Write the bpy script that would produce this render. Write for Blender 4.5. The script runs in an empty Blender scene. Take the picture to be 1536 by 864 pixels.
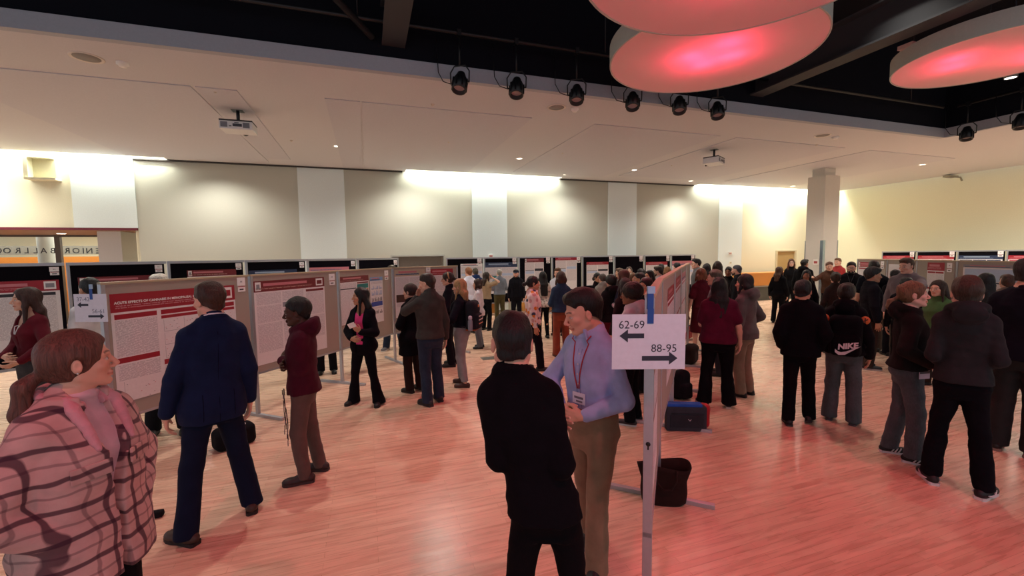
import bpy, bmesh, math, random
import numpy as np
from mathutils import Vector, Matrix, Euler
random.seed(7)
scn = bpy.context.scene
COL = scn.collection
PI = math.pi
# ------------------------------------------------------------------ camera
W_, H_ = 1536, 864
FPX = 646.0
CH = 2.05                                   # camera height
def _n(v): v = np.array(v, float); return v / np.linalg.norm(v)
_dX = _n((2700-768, 432-358, -FPX)); _dY = _n((550-768, 432-386, -FPX))
_dY = _n(_dY - _dX*np.dot(_dX, _dY)); _dZ = np.cross(_dX, _dY)
RW = np.array([_dX, _dY, _dZ])              # rows: world axes in camera coords; world = RW @ cam
CAM = np.array([0.0, 0.0, CH])
def ray(px, py): return RW @ np.array([px-768, 432-py, -FPX])
def on_z(px, py, z=0.0):
    d = ray(px, py); return CAM + d*((z-CH)/d[2])
def on_y(px, py, y):
    d = ray(px, py); return CAM + d*(y/d[1])
def on_x(px, py, x):
    d = ray(px, py); return CAM + d*(x/d[0])
def at_depth(px, py, dep):
    return CAM + ray(px, py)*(dep/FPX)
def proj(p):
    c = RW.T @ (np.array(p, float)-CAM)
    return 768 + c[0]/-c[2]*FPX, 432 - c[1]/-c[2]*FPX
def depth_of(p): return float(-(RW.T @ (np.array(p, float)-CAM))[2])
cam_d = bpy.data.cameras.new('camera'); cam = bpy.data.objects.new('camera', cam_d); COL.objects.link(cam)
cam_d.sensor_width = 36; cam_d.lens = 36*FPX/1536; cam_d.clip_start = 0.05; cam_d.clip_end = 200
M4 = Matrix.Identity(4)
for i in range(3):
    for j in range(3): M4[i][j] = RW[i][j]
M4.translation = Vector(CAM); cam.matrix_world = M4
scn.camera = cam
scn.view_settings.view_transform = 'Standard'; scn.view_settings.look = 'None'
scn.view_settings.gamma = 1; scn.view_settings.use_curve_mapping = False; scn.view_settings.exposure = 0.0
# ------------------------------------------------------------------ materials
_M = {}
def s2l(c):
    return tuple((x/12.92 if x <= .04045 else ((x+.055)/1.055)**2.4) for x in c)
def hexc(h):
    if not isinstance(h, str): return tuple(h)
    return s2l(tuple(int(h[i:i+2], 16)/255 for i in (0, 2, 4)))
class NT:
    def __init__(s, name):
        m = bpy.data.materials.new(name); m.use_nodes = True
        s.m = m; s.t = m.node_tree; s.b = s.t.nodes['Principled BSDF']
    def n(s, ty, **kw):
        nd = s.t.nodes.new(ty)
        for k, v in kw.items():
            if k.startswith('i_'):
                key = k[2:].replace('_', ' ')
                nd.inputs[key].default_value = v
            else: setattr(nd, k, v)
        return nd
    def l(s, a, ao, b, bi): s.t.links.new(a.outputs[ao], b.inputs[bi])
    def coord(s, sc=(1, 1, 1)):
        tc = s.n('ShaderNodeTexCoord'); mp = s.n('ShaderNodeMapping'); mp.inputs['Scale'].default_value = sc
        s.l(tc, 'Object', mp, 'Vector'); return mp
    def ramp(s, src, out, stops):
        r = s.n('ShaderNodeValToRGB'); e = r.color_ramp.elements
        while len(e) < len(stops): e.new(.5)
        for x, (p, c) in zip(e, stops): x.position = p; x.color = (*c, 1)
        s.l(src, out, r, 'Fac'); return r
    def bump(s, src, out, strength=.2, dist=.01):
        b = s.n('ShaderNodeBump'); b.inputs['Strength'].default_value = strength; b.inputs['Distance'].default_value = dist
        s.l(src, out, b, 'Height'); s.l(b, 'Normal', s.b, 'Normal')
def mat(name, col, rough=.5, metal=0., spec=.5, emit=None, es=1., bump=0., bscale=40., var=.0):
    key = (name, col, rough, metal, spec, emit, es, bump, bscale, var)
    if key in _M: return _M[key]
    n = NT(name); c = hexc(col)
    n.b.inputs['Base Color'].default_value = (*c, 1); n.b.inputs['Roughness'].default_value = rough
    n.b.inputs['Metallic'].default_value = metal; n.b.inputs['Specular IOR Level'].default_value = spec
    if emit:
        n.b.inputs['Emission Color'].default_value = (*hexc(emit), 1); n.b.inputs['Emission Strength'].default_value = es
    mp = n.coord(); nz = n.n('ShaderNodeTexNoise', i_Scale=bscale, i_Detail=3.0); n.l(mp, 'Vector', nz, 'Vector')
    if bump: n.bump(nz, 'Fac', bump, .006)
    v = var if var else .03
    r = n.ramp(nz, 'Fac', [(.3, tuple(x*(1-v) for x in c)), (.7, tuple(min(1, x*(1+v)) for x in c))])
    n.l(r, 'Color', n.b, 'Base Color')
    _M[key] = n.m; return n.m
def cloth(name, col, rough=.85, knit=0., kind='plain', col2=None, spec=.25):
    key = ('cloth', name, col, rough, knit, kind, col2)
    if key in _M: return _M[key]
    n = NT(name); c = hexc(col)
    n.b.inputs['Roughness'].default_value = rough; n.b.inputs['Specular IOR Level'].default_value = spec
    lum = sum(c)/3; n.b.inputs['Sheen Weight'].default_value = min(.1, lum); n.b.inputs['Specular IOR Level'].default_value = min(spec, .06+lum*2)
    mp = n.coord(); nz = n.n('ShaderNodeTexNoise', i_Scale=9.0, i_Detail=4.0); n.l(mp, 'Vector', nz, 'Vector')
    lo = tuple(x*.84 for x in c); hi = tuple(min(1, x*1.14) for x in c)
    r = n.ramp(nz, 'Fac', [(.3, lo), (.7, hi)])
    src = r
    if kind == 'denim':
        n2 = n.n('ShaderNodeTexNoise', i_Scale=160.0, i_Detail=2.0); mp2 = n.coord((1, 1, .25)); n.l(mp2, 'Vector', n2, 'Vector')
        mx = n.n('ShaderNodeMix', data_type='RGBA', blend_type='MULTIPLY'); mx.inputs['Factor'].default_value = .5
        r2 = n.ramp(n2, 'Fac', [(.3, (.5, .5, .5)), (.7, (1, 1, 1))])
        n.l(r, 'Color', mx, 'A'); n.l(r2, 'Color', mx, 'B'); src = mx; so = 'Result'
    elif kind == 'flower':
        so = None
        vo = n.n('ShaderNodeTexVoronoi', i_Scale=13.0); n.l(mp, 'Vector', vo, 'Vector')
        cr = n.n('ShaderNodeValToRGB'); cr.color_ramp.interpolation = 'CONSTANT'
        st = [(0, hexc('d07a1e')), (.22, hexc('e9dcd8')), (.4, hexc('3c4460')), (.55, hexc('e6d6d4')), (.72, hexc('c99a9a')), (.85, hexc('2e3350'))]
        e = cr.color_ramp.elements
        while len(e) < len(st): e.new(.5)
        for x, (p, cc) in zip(e, st): x.position = p; x.color = (*cc, 1)
        sp = n.n('ShaderNodeSeparateColor'); n.l(vo, 'Color', sp, 'Color'); n.l(sp, 'Red', cr, 'Fac')
        dr = n.ramp(vo, 'Distance', [(.46, (1, 1, 1)), (.56, (0, 0, 0))])
        mx = n.n('ShaderNodeMix', data_type='RGBA'); n.l(dr, 'Color', mx, 'Factor')
        mx.inputs['A'].default_value = (*c, 1); n.l(cr, 'Color', mx, 'B'); src = mx; so = 'Result'
    elif kind == 'lace':
        vo = n.n('ShaderNodeTexVoronoi', i_Scale=16.0); n.l(mp, 'Vector', vo, 'Vector')
        src = n.ramp(vo, 'Distance', [(.25, hexc(col2 or '8a7a72')), (.55, c)])
    elif kind == 'stripe':
        wv = n.n('ShaderNodeTexWave', i_Scale=14.0, i_Distortion=.6); wv.bands_direction = 'X'; n.l(mp, 'Vector', wv, 'Vector')
        src = n.ramp(wv, 'Color', [(.35, hexc(col2 or 'b0b4c0')), (.5, c)])
    elif kind == 'plaid':
        # bands of a darker and a light thread in two directions
        sep = n.n('ShaderNodeSeparateXYZ')
        wob = n.n('ShaderNodeTexNoise', i_Scale=5.0, i_Detail=2.0); n.l(mp, 'Vector', wob, 'Vector')
        mxv = n.n('ShaderNodeMix', data_type='RGBA', blend_type='LINEAR_LIGHT'); mxv.inputs['Factor'].default_value = .03
        n.l(mp, 'Vector', mxv, 'A'); n.l(wob, 'Color', mxv, 'B'); n.l(mxv, 'Result', sep, 'Vector')
        def band(axis, freq, off, width):
            add = n.n('ShaderNodeMath', operation='MULTIPLY_ADD'); add.inputs[1].default_value = freq; add.inputs[2].default_value = off
            if axis == 'R':
                # distance round the body: x + y mixed so that sleeves and sides get bands too
                ad = n.n('ShaderNodeMath', operation='MULTIPLY_ADD'); ad.inputs[1].default_value = .55
                n.l(sep, 'Y', ad, 0); n.l(sep, 'X', ad, 2); n.t.links.new(ad.outputs[0], add.inputs[0])
            else: n.l(sep, axis, add, 0)
            fr = n.n('ShaderNodeMath', operation='FRACT'); n.l(add, 0, fr, 0)
            sb = n.n('ShaderNodeMath', operation='SUBTRACT'); n.l(fr, 0, sb, 0); sb.inputs[1].default_value = .5
            ab = n.n('ShaderNodeMath', operation='ABSOLUTE'); n.l(sb, 0, ab, 0)
            mr = n.n('ShaderNodeMapRange'); mr.inputs['From Min'].default_value = width; mr.inputs['From Max'].default_value = width*1.35+.012
            mr.inputs['To Min'].default_value = 1; mr.inputs['To Max'].default_value = 0
            n.l(ab, 0, mr, 'Value'); return mr
        F = 8.5
        b1 = band('Z', F, .1, .062); b2 = band('R', F, .3, .062); b3 = band('Z', F, .6, .03); b4 = band('R', F, .8, .03)
        cur = None
        base = c
        def mixin(prev, fac, colr, s_):
            mx = n.n('ShaderNodeMix', data_type='RGBA')
            ml = n.n('ShaderNodeMath', operation='MULTIPLY'); ml.inputs[1].default_value = s_
            n.l(fac, 'Result', ml, 0); n.l(ml, 0, mx, 'Factor')
            if prev is None: n.l(r, 'Color', mx, 'A')
            else: n.l(prev, 'Result', mx, 'A')
            mx.inputs['B'].default_value = (*hexc(colr), 1); return mx
        cur = mixin(None, b3, col2, .45); cur = mixin(cur, b4, col2, .45)
        cur = mixin(cur, b1, col2, .85); cur = mixin(cur, b2, col2, .85)
        src = cur
    out = 'Result' if src.bl_idname == 'ShaderNodeMix' else 'Color'
    n.l(src, out, n.b, 'Base Color')
    nb = n.n('ShaderNodeTexNoise', i_Scale=(90.0 if knit else 26.0), i_Detail=5.0); n.l(mp, 'Vector', nb, 'Vector')
    n.bump(nb, 'Fac', .35 if knit else .25, .012)
    _M[key] = n.m; return n.m
def hairmat(col):
    key = ('hair', col)
    if key in _M: return _M[key]
    n = NT('hair'); c = hexc(col)
    mp = n.coord((90, 90, 9)); nz = n.n('ShaderNodeTexNoise', i_Scale=1.0, i_Detail=4.0, i_Distortion=1.2); n.l(mp, 'Vector', nz, 'Vector')
    r = n.ramp(nz, 'Fac', [(.3, tuple(x*.55 for x in c)), (.7, tuple(min(1, x*1.5) for x in c))])
    n.l(r, 'Color', n.b, 'Base Color'); n.b.inputs['Roughness'].default_value = .5; n.b.inputs['Specular IOR Level'].default_value = .35
    n.bump(nz, 'Fac', .7, .012)
    _M[key] = n.m; return n.m
def skinmat():
    if 'skin' in _M: return _M['skin']
    n = NT('skin'); a = n.n('ShaderNodeVertexColor'); a.layer_name = 'Col'
    n.l(a, 'Color', n.b, 'Base Color'); n.b.inputs['Roughness'].default_value = .52; n.b.inputs['Specular IOR Level'].default_value = .35
    mp = n.coord(); nz = n.n('ShaderNodeTexNoise', i_Scale=120.0, i_Detail=3.0); n.l(mp, 'Vector', nz, 'Vector'); n.bump(nz, 'Fac', .08, .004)
    _M['skin'] = n.m; return n.m
# ------------------------------------------------------------------ objects
def link(name, me, m=None, parent=None):
    o = bpy.data.objects.new(name, me); COL.objects.link(o)
    if m is not None:
        for x in (m if isinstance(m, (list, tuple)) else [m]): me.materials.append(x)
    if parent is not None: o.parent = parent
    return o
def mesh_np(name, v, f, smooth=True):
    me = bpy.data.meshes.new(name); v = np.asarray(v, np.float32); f = np.asarray(f, np.int32)
    nv, nf = len(v), len(f); k = f.shape[1]
    me.vertices.add(nv); me.vertices.foreach_set('co', v.ravel())
    me.loops.add(nf*k); me.loops.foreach_set('vertex_index', f.ravel())
    me.polygons.add(nf); me.polygons.foreach_set('loop_start', np.arange(0, nf*k, k, dtype=np.int32))
    try: me.polygons.foreach_set('loop_total', np.full(nf, k, np.int32))
    except Exception: pass
    me.polygons.foreach_set('use_smooth', np.full(nf, smooth, bool))
    me.update(calc_edges=True); return me
def tag(o, label=None, cat=None, group=None, kind=None):
    if label: o['label'] = label
    if cat: o['category'] = cat
    if group: o['group'] = group
    if kind: o['kind'] = kind
    return o
def empty(name, loc, rz=0., label=None, cat=None, group=None):
    o = bpy.data.objects.new(name, None); COL.objects.link(o); o.empty_display_size = .2
    o.location = loc; o.rotation_euler = (0, 0, rz); tag(o, label, cat, group); return o
class MB:
    """collects shapes into one mesh, a material slot per shape"""
    def __init__(s): s.bm = bmesh.new(); s.mi = 0
    def _fin(s, vs, mi):
        fs = set()
        for v in vs:
            for f in v.link_faces: fs.add(f)
        for f in fs: f.material_index = mi
        return vs
    def box(s, lo, hi, mi=0, bev=0., M=None):
        c = [(lo[i]+hi[i])/2 for i in range(3)]; d = [abs(hi[i]-lo[i]) for i in range(3)]
        r = bmesh.ops.create_cube(s.bm, size=1, matrix=Matrix.Translation(c) @ Matrix.Diagonal((*d, 1)))
        vs = r['verts']
        if bev:
            es = list({e for v in vs for e in v.link_edges})
            rr = bmesh.ops.bevel(s.bm, geom=es, offset=bev, segments=2, affect='EDGES', profile=.7)
            vs = list({v for f in rr['faces'] for v in f.verts} | {v for v in vs if v.is_valid})
        if M is not None: bmesh.ops.transform(s.bm, matrix=M, verts=vs)
        return s._fin(vs, mi)
    def tube(s, pts, r, mi=0, seg=8, caps=True):
        pts = [Vector(p) for p in pts]; n = len(pts); rs = r if isinstance(r, (list, tuple)) else [r]*n
        rings = []; up = Vector((0, 0, 1)); prev = None
        for i, p in enumerate(pts):
            t = (pts[min(i+1, n-1)]-pts[max(i-1, 0)]).normalized()
            a = prev if prev is not None else (up if abs(t.z) < .9 else Vector((1, 0, 0)))
            a = (a - t*a.dot(t))
            if a.length < 1e-6: a = t.orthogonal()
            a.normalize(); prev = a; b = t.cross(a)
            rings.append([s.bm.verts.new(p+(a*math.cos(2*PI*k/seg)+b*math.sin(2*PI*k/seg))*rs[i]) for k in range(seg)])
        fs = []
        for i in range(n-1):
            for k in range(seg):
                fs.append(s.bm.faces.new((rings[i][k], rings[i][(k+1) % seg], rings[i+1][(k+1) % seg], rings[i+1][k])))
        if caps: fs.append(s.bm.faces.new(rings[0][::-1])); fs.append(s.bm.faces.new(rings[-1]))
        for f in fs: f.material_index = mi; f.smooth = True
        return [v for rg in rings for v in rg]
    def lathe(s, prof, seg=32, mi=0, M=None, smooth=True):
        rings = []
        for (r, z) in prof:
            if r < 1e-5: rings.append([s.bm.verts.new((0, 0, z))])
            else: rings.append([s.bm.verts.new((r*math.cos(2*PI*k/seg), r*math.sin(2*PI*k/seg), z)) for k in range(seg)])
        for i in range(len(prof)-1):
            A, B = rings[i], rings[i+1]
            for k in range(seg):
                q = []
                for v in ((A[0] if len(A) == 1 else A[k]), (A[0] if len(A) == 1 else A[(k+1) % seg]), (B[0] if len(B) == 1 else B[(k+1) % seg]), (B[0] if len(B) == 1 else B[k])):
                    if v not in q: q.append(v)
                if len(q) > 2:
                    f = s.bm.faces.new(q); f.material_index = mi; f.smooth = smooth
        vs = [v for r in rings for v in r]
        if M is not None: bmesh.ops.transform(s.bm, matrix=M, verts=vs)
        return vs
    def poly(s, pts, mi=0):
        f = s.bm.faces.new([s.bm.verts.new(p) for p in pts]); f.material_index = mi; return f.verts
    def prism(s, pts, d, mi=0):
        """extruded outline: pts polygon, d extrusion vector"""
        d = Vector(d); a = [s.bm.verts.new(p) for p in pts]; b = [s.bm.verts.new(Vector(p)+d) for p in pts]
        fs = [s.bm.faces.new(a), s.bm.faces.new(b[::-1])]
        n = len(pts)
        for i in range(n): fs.append(s.bm.faces.new((a[(i+1) % n], a[i], b[i], b[(i+1) % n])))
        for f in fs: f.material_index = mi
        return a+b
    def text(s, txt, size, M, mi=0, align='LEFT', shear=0., bold=0.):
        cu = bpy.data.curves.new('t', 'FONT'); cu.body = txt; cu.size = size; cu.align_x = align; cu.shear = shear; cu.offset = bold
        cu.resolution_u = 3
        ob = bpy.data.objects.new('t', cu); COL.objects.link(ob)
        dg = bpy.context.evaluated_depsgraph_get(); me = ob.evaluated_get(dg).to_mesh()
        n0 = len(s.bm.verts); nf = len(s.bm.faces)
        me2 = me.copy() if False else me
        tmp = bmesh.new(); tmp.from_mesh(me2); bmesh.ops.transform(tmp, matrix=M, verts=tmp.verts)
        vm = {v: s.bm.verts.new(v.co) for v in tmp.verts}
        for f in tmp.faces:
            g = s.bm.faces.new([vm[v] for v in f.verts]); g.material_index = mi
        tmp.free(); ob.evaluated_get(dg).to_mesh_clear()
        COL.objects.unlink(ob); bpy.data.objects.remove(ob); bpy.data.curves.remove(cu)
    def build(s, name, mats, parent=None, recalc=True):
        if recalc: bmesh.ops.recalc_face_normals(s.bm, faces=s.bm.faces)
        me = bpy.data.meshes.new(name); s.bm.to_mesh(me); s.bm.free()
        return link(name, me, mats, parent)
# ------------------------------------------------------------------ figure modelling by blended volumes
def surface_nets(F, xs, ys, zs):
    s = F < 0
    nx, ny, nz = F.shape
    c = np.zeros((nx-1, ny-1, nz-1), np.int8)
    for a in (0, 1):
        for b in (0, 1):
            for d in (0, 1): c += s[a:nx-1+a, b:ny-1+b, d:nz-1+d]
    act = (c > 0) & (c < 8)
    I, J, K = np.nonzero(act); n = len(I)
    idx = np.full(act.shape, -1, np.int32); idx[I, J, K] = np.arange(n)
    cor = [(a, b, d) for a in (0, 1) for b in (0, 1) for d in (0, 1)]
    val = np.stack([F[I+a, J+b, K+d] for a, b, d in cor], 1)
    P = np.zeros((n, 3), np.float32); cnt = np.zeros(n, np.float32)
    for i in range(8):
        for j in range(i+1, 8):
            df = [cor[j][q]-cor[i][q] for q in range(3)]
            if sum(abs(x) for x in df) != 1: continue
            vi, vj = val[:, i], val[:, j]; m = (vi < 0) != (vj < 0)
            if not m.any(): continue
            t = vi[m]/(vi[m]-vj[m])
            for q in range(3): P[m, q] += cor[i][q] + df[q]*t
            cnt[m] += 1
    P /= cnt[:, None]
    out = np.empty((n, 3), np.float32)
    for q, (ax, Q) in enumerate(((xs, I), (ys, J), (zs, K))):
        ax = np.asarray(ax, np.float32); out[:, q] = ax[Q] + P[:, q]*(ax[Q+1]-ax[Q])
    faces = []
    e = s[:-1, 1:-1, 1:-1] != s[1:, 1:-1, 1:-1]; i, j, k = np.nonzero(e); j += 1; k += 1
    fl = s[i, j, k]
    q = np.stack([idx[i, j-1, k-1], idx[i, j, k-1], idx[i, j, k], idx[i, j-1, k]], 1); q[~fl] = q[~fl][:, ::-1]; faces.append(q)
    e = s[1:-1, :-1, 1:-1] != s[1:-1, 1:, 1:-1]; i, j, k = np.nonzero(e); i += 1; k += 1
    fl = s[i, j, k]
    q = np.stack([idx[i-1, j, k-1], idx[i-1, j, k], idx[i, j, k], idx[i, j, k-1]], 1); q[~fl] = q[~fl][:, ::-1]; faces.append(q)
    e = s[1:-1, 1:-1, :-1] != s[1:-1, 1:-1, 1:]; i, j, k = np.nonzero(e); i += 1; j += 1
    fl = s[i, j, k]
    q = np.stack([idx[i-1, j-1, k], idx[i, j-1, k], idx[i, j, k], idx[i-1, j, k]], 1); q[~fl] = q[~fl][:, ::-1]; faces.append(q)
    return out, np.concatenate(faces)
def V(*a): return np.array(a[0] if len(a) == 1 else a, np.float64)
def unit(v): v = np.asarray(v, float); return v/(np.linalg.norm(v)+1e-12)
def cap(a, b, r1, r2=None):
    a = V(a); b = V(b); r2 = r1 if r2 is None else r2; ba = b-a; L = float(ba @ ba)+1e-9; R = max(r1, r2)
    def fn(X, Y, Z):
        px, py, pz = X-a[0], Y-a[1], Z-a[2]
        h = np.clip((px*ba[0]+py*ba[1]+pz*ba[2])/L, 0, 1)
        return np.sqrt((px-h*ba[0])**2+(py-h*ba[1])**2+(pz-h*ba[2])**2) - (r1+(r2-r1)*h)
    return fn, np.minimum(a, b)-R, np.maximum(a, b)+R
def ell(c, r, R=None):
    c = V(c); r = V(r); R = np.eye(3) if R is None else np.asarray(R, float)   # columns: local axes
    ext = np.abs(R) @ r
    def fn(X, Y, Z):
        d = (X-c[0], Y-c[1], Z-c[2]); q = [R[0, i]*d[0]+R[1, i]*d[1]+R[2, i]*d[2] for i in range(3)]
        k0 = np.sqrt((q[0]/r[0])**2+(q[1]/r[1])**2+(q[2]/r[2])**2)
        k1 = np.sqrt((q[0]/r[0]**2)**2+(q[1]/r[1]**2)**2+(q[2]/r[2]**2)**2)+1e-6
        return k0*(k0-1)/k1
    return fn, c-ext, c+ext
def rbox(c, h, R=None, rd=.01):
    c = V(c); h = V(h); R = np.eye(3) if R is None else np.asarray(R, float); ext = np.abs(R) @ h
    def fn(X, Y, Z):
        d = (X-c[0], Y-c[1], Z-c[2]); q = [np.abs(R[0, i]*d[0]+R[1, i]*d[1]+R[2, i]*d[2])-(h[i]-rd) for i in range(3)]
        return np.sqrt(np.maximum(q[0], 0)**2+np.maximum(q[1], 0)**2+np.maximum(q[2], 0)**2)+np.minimum(np.maximum(q[0], np.maximum(q[1], q[2])), 0)-rd
    return fn, c-ext, c+ext
def torus(c, R0, r, R=None, sy=1.):
    c = V(c); R = np.eye(3) if R is None else np.asarray(R, float)
    def fn(X, Y, Z):
        d = (X-c[0], Y-c[1], Z-c[2]); q = [R[0, i]*d[0]+R[1, i]*d[1]+R[2, i]*d[2] for i in range(3)]
        return np.sqrt((np.sqrt(q[0]**2+(q[1]/sy)**2)-R0)**2+q[2]**2)-r
    e = R0*max(1, sy)+r
    return fn, c-e, c+e
def loft(secs, expo=2.3, z0=None, z1=None):
    """secs: (z, half width, half depth, cx, cy); elliptic sections up the body"""
    S = np.array(secs, float); o = np.argsort(S[:, 0]); S = S[o]
    zz = np.linspace(S[0, 0], S[-1, 0], 160); T = [np.interp(zz, S[:, 0], S[:, i]) for i in range(1, 5)]
    ker = np.hanning(17); ker /= ker.sum()
    T = [np.convolve(np.pad(t, 8, mode='edge'), ker, 'valid') for t in T]
    lo = S[0, 0] if z0 is None else z0; hi = S[-1, 0] if z1 is None else z1
    def fn(X, Y, Z):
        a, b, cx, cy = (np.interp(Z, zz, t) for t in T)
        q = (np.abs((X-cx)/a)**expo+np.abs((Y-cy)/b)**expo)**(1/expo)
        d = (q-1)*np.minimum(a, b)
        return np.maximum(d, np.maximum(lo-Z, Z-hi))
    return fn, V((S[:, 3]-S[:, 1]).min(), (S[:, 4]-S[:, 2]).min(), lo), V((S[:, 3]+S[:, 1]).max(), (S[:, 4]+S[:, 2]).max(), hi)
class Vol:
    def __init__(s): s.p = []; s.noise = []
    def add(s, prim, k=.02): s.p.append((prim, k, '+')); return s
    def cut(s, fn, k=.004): s.p.append(((fn, None, None), k, '-')); return s          # keep where fn < 0
    def dig(s, prim, k=.01): s.p.append((prim, k, 'd')); return s                     # carve out
    def bounds(s):
        lo = np.min([q[0][1] for q in s.p if q[2] == '+'], 0); hi = np.max([q[0][2] for q in s.p if q[2] == '+'], 0); return lo, hi
    def grid(s, xs, ys, zs):
        xs, ys, zs = (np.asarray(a, np.float32) for a in (xs, ys, zs))
        X, Y, Z = xs[:, None, None], ys[None, :, None], zs[None, None, :]
        F = np.full((len(xs), len(ys), len(zs)), 9., np.float32)
        g = max(np.diff(a).max() for a in (xs, ys, zs))
        for (fn, lo, hi), k, op in s.p:
            if op == '-':
                F = np.maximum(F, np.broadcast_to(fn(X, Y, Z), F.shape)).astype(np.float32); continue
            m = k+2.2*g+.008
            sl = []
            for a, l, h in zip((xs, ys, zs), lo, hi):
                i0 = int(np.searchsorted(a, l-m)); i1 = int(np.searchsorted(a, h+m)); sl.append(slice(i0, i1))
            if any(q.stop <= q.start for q in sl): continue
            d = fn(xs[sl[0]][:, None, None], ys[sl[1]][None, :, None], zs[sl[2]][None, None, :]).astype(np.float32)
            A = F[sl[0], sl[1], sl[2]]
            if op == '+':
                h = np.clip(.5+.5*(A-d)/k, 0, 1); F[sl[0], sl[1], sl[2]] = A+(d-A)*h-k*h*(1-h)
            else:
                d = -d; h = np.clip(.5-.5*(A-d)/k, 0, 1); F[sl[0], sl[1], sl[2]] = A+(d-A)*h+k*h*(1-h)
        for amp, freq, seed, st in s.noise:
            F += (amp*wob(X, Y, Z, freq, seed, st) if amp > 0 else -amp*(2.2*np.abs(wob(X, Y, Z, freq, seed, st))-.5)).astype(np.float32)
        return F
    def at(s, P):
        P = np.atleast_2d(np.asarray(P, float)); X, Y, Z = P[:, 0], P[:, 1], P[:, 2]; A = np.full(len(P), 9.)
        for (fn, lo, hi), k, op in s.p:
            d = fn(X, Y, Z)
            if op == '-': A = np.maximum(A, d)
            elif op == '+':
                h = np.clip(.5+.5*(A-d)/k, 0, 1); A = A+(d-A)*h-k*h*(1-h)
            else:
                d = -d; h = np.clip(.5-.5*(A-d)/k, 0, 1); A = A+(d-A)*h+k*h*(1-h)
        return A
    def hit(s, p, d, L=.5, n=160):
        """first surface point met when looking from p+d*L back towards p"""
        p = V(p); d = unit(d); t = np.linspace(L, 0, n); f = s.at(p[None]+t[:, None]*d[None]); i = np.nonzero(f < 0)[0]
        return p+d*t[i[0]] if len(i) else p
    def mesh(s, step, fine=None, zones=()):
        lo, hi = s.bounds(); lo = lo-.03-step; hi = hi+.03+step; ax = []
        for q in range(3):
            if not zones: ax.append(np.arange(lo[q], hi[q]+step, step)); continue
            a = [lo[q]]
            while a[-1] < hi[q]:
                inz = any(z0[q]-.004 <= a[-1]+step*.5 <= z1[q]+.004 or z0[q] <= a[-1] <= z1[q] for z0, z1 in zones)
                a.append(a[-1]+(fine if inz else step))
            ax.append(np.array(a))
        return surface_nets(s.grid(*ax), *ax)
def wob(X, Y, Z, freq, seed, st=(1, 1, 1)):
    r = np.random.RandomState(seed); o = 0
    for i in range(5):
        d = r.normal(size=3); d /= np.linalg.norm(d); d = d*freq*(.6+.9*r.rand())*np.array(st)
        o = o+np.sin(d[0]*X+d[1]*Y+d[2]*Z+r.rand()*6.28+1.3*np.sin(d[1]*X*.7+d[2]*Y*.7+r.rand()*6))
    return (o/5).astype(np.float32) if hasattr(o, 'astype') else o/5
def rotm(yaw=0., pitch=0., roll=0.):
    """columns: right, forward, up; yaw turns left (+), pitch nods up (+), roll tilts to the right shoulder (+)"""
    return np.array((Matrix.Rotation(math.radians(yaw), 3, 'Z') @ Matrix.Rotation(math.radians(pitch), 3, 'X') @ Matrix.Rotation(math.radians(roll), 3, 'Y')))
def ik(S, Wp, l1, l2, pole):
    d = Wp-S; L = np.linalg.norm(d); Lm = (l1+l2)*.998
    if L > Lm: Wp = S+d/L*Lm; L = Lm
    u = (Wp-S)/L; a = (l1*l1-l2*l2+L*L)/(2*L); h = math.sqrt(max(l1*l1-a*a, 0)); p = V(pole); p = unit(p-u*(p @ u))
    return S+u*a+p*h, Wp
ARM = {  # wrist (x outward, y forward, z), elbow pole, finger direction, palm normal, finger curl
 'side':   ((.255, .02, .855), (.3, -1, 0), (-.05, .12, -1), (-1, .1, 0), 22),
 'loose':  ((.275, .05, .86), (.6, -1, 0), (-.05, .35, -1), (-1, .0, -.2), 26),
 'pocket': ((.205, .06, .93), (.35, -1, 0), (-.35, .3, -1), (-1, -.3, 0), 18),
 'jpocket':((.22, .13, 1.0), (.6, -1, 0), (-.7, .5, -.6), (-.5, -.8, 0), 22),
 'cross':  ((-.03, .21, 1.17), (.3, -.5, -1), (-1, .05, .12), (.05, -1, .1), 26),
 'cross2': ((-.02, .175, 1.13), (.3, -.5, -1), (-1, .05, .05), (.05, -1, .1), 26),
 'front':  ((.085, .21, 1.03), (.8, -.65, -.3), (-.95, .25, -.15), (-.2, -1, 0), 42),
 'hold':   ((.10, .27, 1.14), (.5, -.6, -1), (-.45, .55, .65), (-.55, -.6, .5), 48),
 'phone':  ((.09, .31, 1.22), (.8, -.2, -1), (-.35, .5, .75), (-.5, -.7, .3), 50),
 'face':   ((.075, .20, 1.44), (.9, .1, -1), (-.3, -.2, .95), (-.2, -1, 0), 55),
 'head':   ((.13, .12, 1.60), (1, .5, -.5), (-.6, -.1, .8), (-.6, -.8, 0), 40),
 'hip':    ((.20, .03, 1.0), (1, -.7, 0), (-.5, .5, -.7), (-.9, -.4, 0), 30),
 'back':   ((.07, -.17, 1.0), (1, -.4, 0), (-.9, -.2, -.2), (0, 1, 0), 35),
 'strap':  ((.13, .15, 1.32), (.7, -.5, -1), (-.15, .1, 1), (-.3, -1, 0), 60),
 'point':  ((.28, .50, 1.33), (.5, -.3, -1), (.05, 1, .1), (0, -.2, -1), 30),
 'low':    ((.20, .24, .99), (.8, -.6, 0), (-.2, .9, -.35), (-.7, .2, .5), 45),
}
class Sk: pass
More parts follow.
